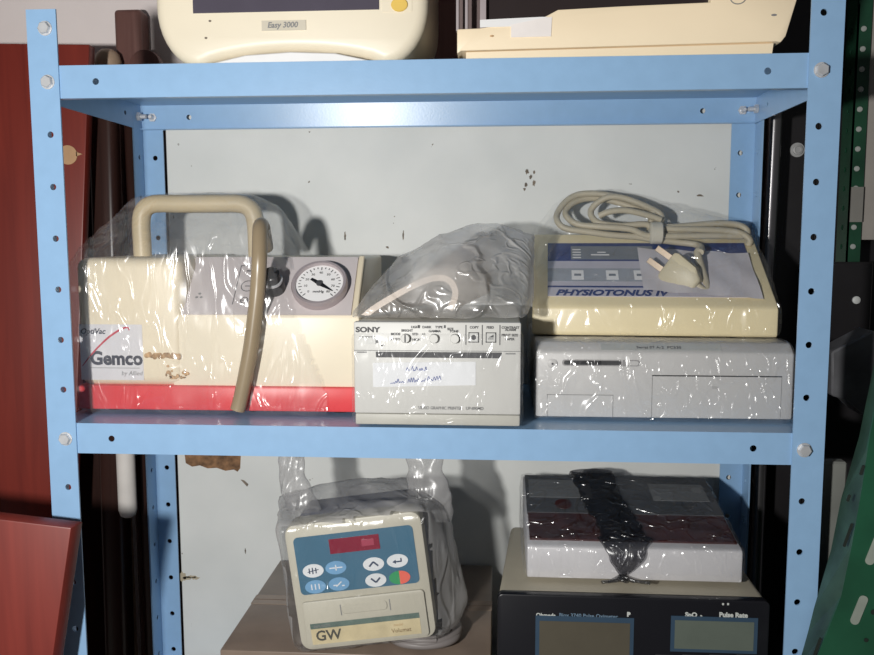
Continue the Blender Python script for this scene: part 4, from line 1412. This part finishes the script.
# wooden post and round knob seen above the shelf at the left
x0, x1 = at(113, 8, .42).x, at(140, 8, .42).x
ps = MB().box(x0, x1, .42, .455, FLOOR, at(113, 9, .42).z).bevel(.006, 3)
POSTM = wood('brown_post', (0.12, 0.05, 0.042), (0.20, 0.10, 0.085), .5)
o = ps.build('wooden_post', POSTM, None, 40, base=((x0 + x1) / 2, .4375, FLOOR))
tag(o, 'blurred brown wooden post against pinkish wall, left of the cream monitor', 'post')
q = at(145, 66, .405)
MB().prism([(q.x + .024 * math.cos(R(t)), q.z + .024 * math.sin(R(t))) for t in range(0, 181, 15)] + [(q.x - .024, q.z - .3), (q.x + .024, q.z - .3)], .402, .42, 'y').bevel(.003, 2, 50).build('side_bracket', POSTM, o, 40)
q = at(108, 62, .40)
m = MB().lathe([(0.0, 0.019), (0.009, 0.0175), (0.0165, 0.011), (0.0195, 0.0), (0.0165, -0.011), (0.009, -0.0165), (0.007, -0.03), (0.007, q.z * -1 + FLOOR)], Matrix.Translation(q), 24)
o = m.build('wooden_pole', mat('tan_pole', (.42, .30, .21), .5), None, 50, base=(q.x, q.y, FLOOR))
tag(o, 'round tan knob of a wooden pole peeking above top shelf', 'pole')

# brown cupboard behind the top right
bx = at(421, 30, .42).x
o = MB().box(bx, 0.42, .42, .455, FLOOR, 0.85).bevel(.004, 2).build('tall_board', wood('brown_panel', (0.15, 0.062, 0.053), (0.21, 0.092, 0.08), .45), None, 40, base=(.2, .4375, FLOOR))
tag(o, 'tall reddish brown wooden panel behind the top shelf, between the two monitors', 'panel')

# lower left mahogany panel in front of the rack
e = [at(-60, 512, -0.06), at(71, 528, -0.06), at(53, 655, -0.06)]
dx = (e[2] - e[1]).normalized()
bl = e[1] + dx * ((FLOOR - e[1].z) / dx.z)
tl = e[0] + (e[0] - e[1]) * 1.5
m = MB().prism([(tl.x, tl.z), (e[1].x, e[1].z), (bl.x, bl.z), (tl.x - .05, FLOOR)], -0.06, -0.040, 'y')
for v in m.bm.verts:
    if v.co.y > -0.045 and v.co.x > tl.x + .02:
        v.co.x += 0.0025
m.bevel(.0015, 2)
o = m.build('wooden_door_panel', MAHOG2, None, 40, base=((tl.x + bl.x) / 2, -.042, FLOOR))
tag(o, 'red-brown wooden panel leaning in front of the rack at lower left', 'panel')

# ------------------------------------------------------------------ right background
o = MB().box(0.428, 0.80, .33, .455, FLOOR, 0.80).bevel(.006, 3).build('black_cabinet', BLACKM, None, 40, base=(.6, .39, FLOOR))
tag(o, 'black metal cabinet standing behind the right side of the rack', 'cabinet')
q = at(797, 150, .33)
s_ = MB().lathe([(.0095, 0), (.0095, .0015), (.0065, .0016), (.0065, .0045), (.0045, .005), (.004, .003), (0, .003)], front(q.x, .33, q.z), 24).build('screw', mat('dull_zinc', (.45, .45, .45), .5, .3), o, 30)
q = at(773.5, 180, .275)
MB().tube([(q.x, .285, FLOOR), (q.x, .285, -.2), (q.x - .001, .285, .12), (q.x + .002, .285, .36)], .009, 20).build('corner_pipe', mat('black_gloss_pipe', (.30, .29, .30), .28, .9), o, 50)
q = at(806, 300, .33)
MB().box(q.x, q.x + .004, .326, .33, FLOOR, .36).build('door_edge', BLACKM, o)


def slotted(x0, x1, y, z0, z1, px_holes, nm='slotted_angle'):
    pass


# green slotted angle post
gx0, gx1 = at(846, 100, .28).x, at(868, 100, .28).x
rows = [0.045 + .0247 * k for k in range(0, 58)]
m = MB()
hh = 0.80 - FLOOR
mid = at(854, 100, .28).x
m.box(0, gx1 - mid, 0, hh, -.002, 0, front(mid, .28, FLOOR))
m.plate(.035, hh, .002, [(.0175, z, .0036) for z in rows if z < hh - .01], frame((mid, .28, FLOOR), (0, 1, 0), (0, 0, 1)))
o = m.build('slotted_angle', mat('dark_green_paint', (.010, .055, .028), .45, 0, .3, 20), None, base=(mid, .28, FLOOR))
tag(o, 'dark green slotted angle post with a row of holes, right of the rack', 'post')
for z in rows:  # pale discs painted in for lit wall showing through the post holes
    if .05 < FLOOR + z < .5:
        MB().lathe([(.0036, 0), (.003, .0012), (0, .0014)], front(mid + (gx1 - mid) * .45, .28, FLOOR + z), 14).build('lit_hole_disc', mat('lit_hole_paint', (.36, .38, .36), .5), o, 40)
q = at(858, 185, .278)
MB().box(mid + .001, gx1 - .001, .2765, .278, at(858, 222, .278).z, at(858, 187, .278).z).build('grey_tape', mat('grey_tape', (.22, .21, .19), .7), o)
# beige sheet beside the post: back wall section
o = MB().box(gx1 + .0005, gx1 + .3, .284, .290, .19, .80).build('grey_sheet', mat('dull_beige_sheet', (.34, .31, .28), .7), None, base=(.65, .287, .19))
tag(o, 'dull beige sheet behind the dark green slotted post', 'sheet')

# dark panel piece below the slotted post
q0, q1 = at(838, 262, .24), at(866, 385, .24)
m = MB().box(q0.x - .02, q1.x, .235, .245, FLOOR, at(850, 262, .24).z)
o = m.bevel(.002, 1).build('dark_sheet', BLACKM, None, base=((q0.x + q1.x) / 2 - .01, .24, FLOOR))
tag(o, 'dark upright panel with a pale disc for a light hole, low right of the rack', 'panel')
q = at(856, 300, .235)  # pale disc standing in for a hole with light behind it
MB().lathe([(.0048, 0), (.0048, .002), (.003, .003), (0, .003)], front(q.x, .235, q.z), 16).build('bolt', mat('light_hole_pale', (.55, .56, .55), .5), o, 30)
pts = [at(832, 352, .15), at(874, 330, .15), at(890, 350, .15), at(890, 425, .15), at(862, 415, .15), at(846, 400, .15), at(832, 396, .15)]
m = MB().prism([(p.x, p.z) for p in pts], .15, .19, 'y').bevel(.002, 1)
o = m.build('metal_bracket', mat('dark_grey_metal', (.13, .13, .14), .45, .2, .3, 20), o, 30)

# grey strip between rack and green sheet
q0, q1 = at(820, 462, .025), at(841, 600, .025)
o = MB().box(q0.x, q1.x, .025, .04, FLOOR, at(830, 462, .025).z).bevel(.002, 1).build('grey_plank', mat('grey_olive_board', (.16, .165, .15), .7, 0, .2, 14), None, base=((q0.x + q1.x) / 2, .0325, FLOOR))
tag(o, 'grey upright board between rack and green perforated panel', 'board')

# green perforated panel leaning in the foreground at lower right
gp = thing('green_panel', 'green perforated metal panel leaning at lower right, in front of the rack', 'metal panel', (0.43, -0.05, FLOOR))
A, B, Cc = at(876, 396, -.05), at(838, 560, -.05), at(813, 660, -.05)
PXY = [(884, 352, 879, 340), (876, 405, 867, 398), (868, 447, 859, 437), (862, 488, 841, 499), (852, 545, 831, 550), (841, 597, 814, 608), (829, 628, 808, 632), (813, 668, 799, 664)]
edge = [at(a, b, -.05) for a, b, c, d in PXY]
fl_ = [at(c, d, -.010) for a, b, c, d in PXY]
for L_ in (edge, fl_):
    dn = (L_[-1] - L_[-2])
    L_.append(L_[-1] + dn * ((FLOOR - L_[-1].z) / dn.z))
m = MB()
prof = [(p.x, p.z) for p in edge] + [(edge[-1].x + .9, FLOOR), (.80, edge[0].z + .02)]
m.prism(prof, -.05, -.047, 'y')
m.build('main_sheet', GREEN, gp)
m = MB()
n = len(edge)
vs = []
for p, q in zip(edge, fl_):
    vs += [(p.x, -.05, p.z), tuple(q), (p.x + .002, -.049, p.z), (q.x + .002, q.y, q.z)]
f = []
for i in range(n - 1):
    a, b = 4 * i, 4 * (i + 1)
    f += [(a, b, b + 1, a + 1), (a + 2, a + 3, b + 3, b + 2), (a + 1, b + 1, b + 3, a + 3)]
m.poly(vs, f)
m.build('side_flange', GREENL, gp)
SLOT = mat('dull_slot_gap', (.26, .29, .25), .7, 0, .15, 40)
SLOTD = mat('dark_slot_gap', (.006, .012, .008), .7)
def slot(px, py, ln, mt, ang_=72, r=.0042):
    q = at(px, py, -.0505)
    T = front(q.x, -.0505, q.z) @ Matrix.Rotation(R(ang_), 4, 'Z')
    MB().prism([(x - ln / 2, y - r) for x, y in rrect(ln, 2 * r, r * .95, 5)], -.0002, .0006, 'z', T).build('slot', mt, gp)
slot(874, 550, .030, SLOT); slot(859, 610, .030, SLOT)
for (px, py, ln) in ((866, 640, .004), (873, 612, .005)):
    slot(px, py, ln, SLOTD, 72, .0019)
for (px, py, ln) in ((848, 535, .024), (848.5, 498, .007), (817, 648, .022), (862, 470, .010)):
    q = at(px, py, -.0505)
    slot(px, py, ln, SLOTD, 74, .0014)
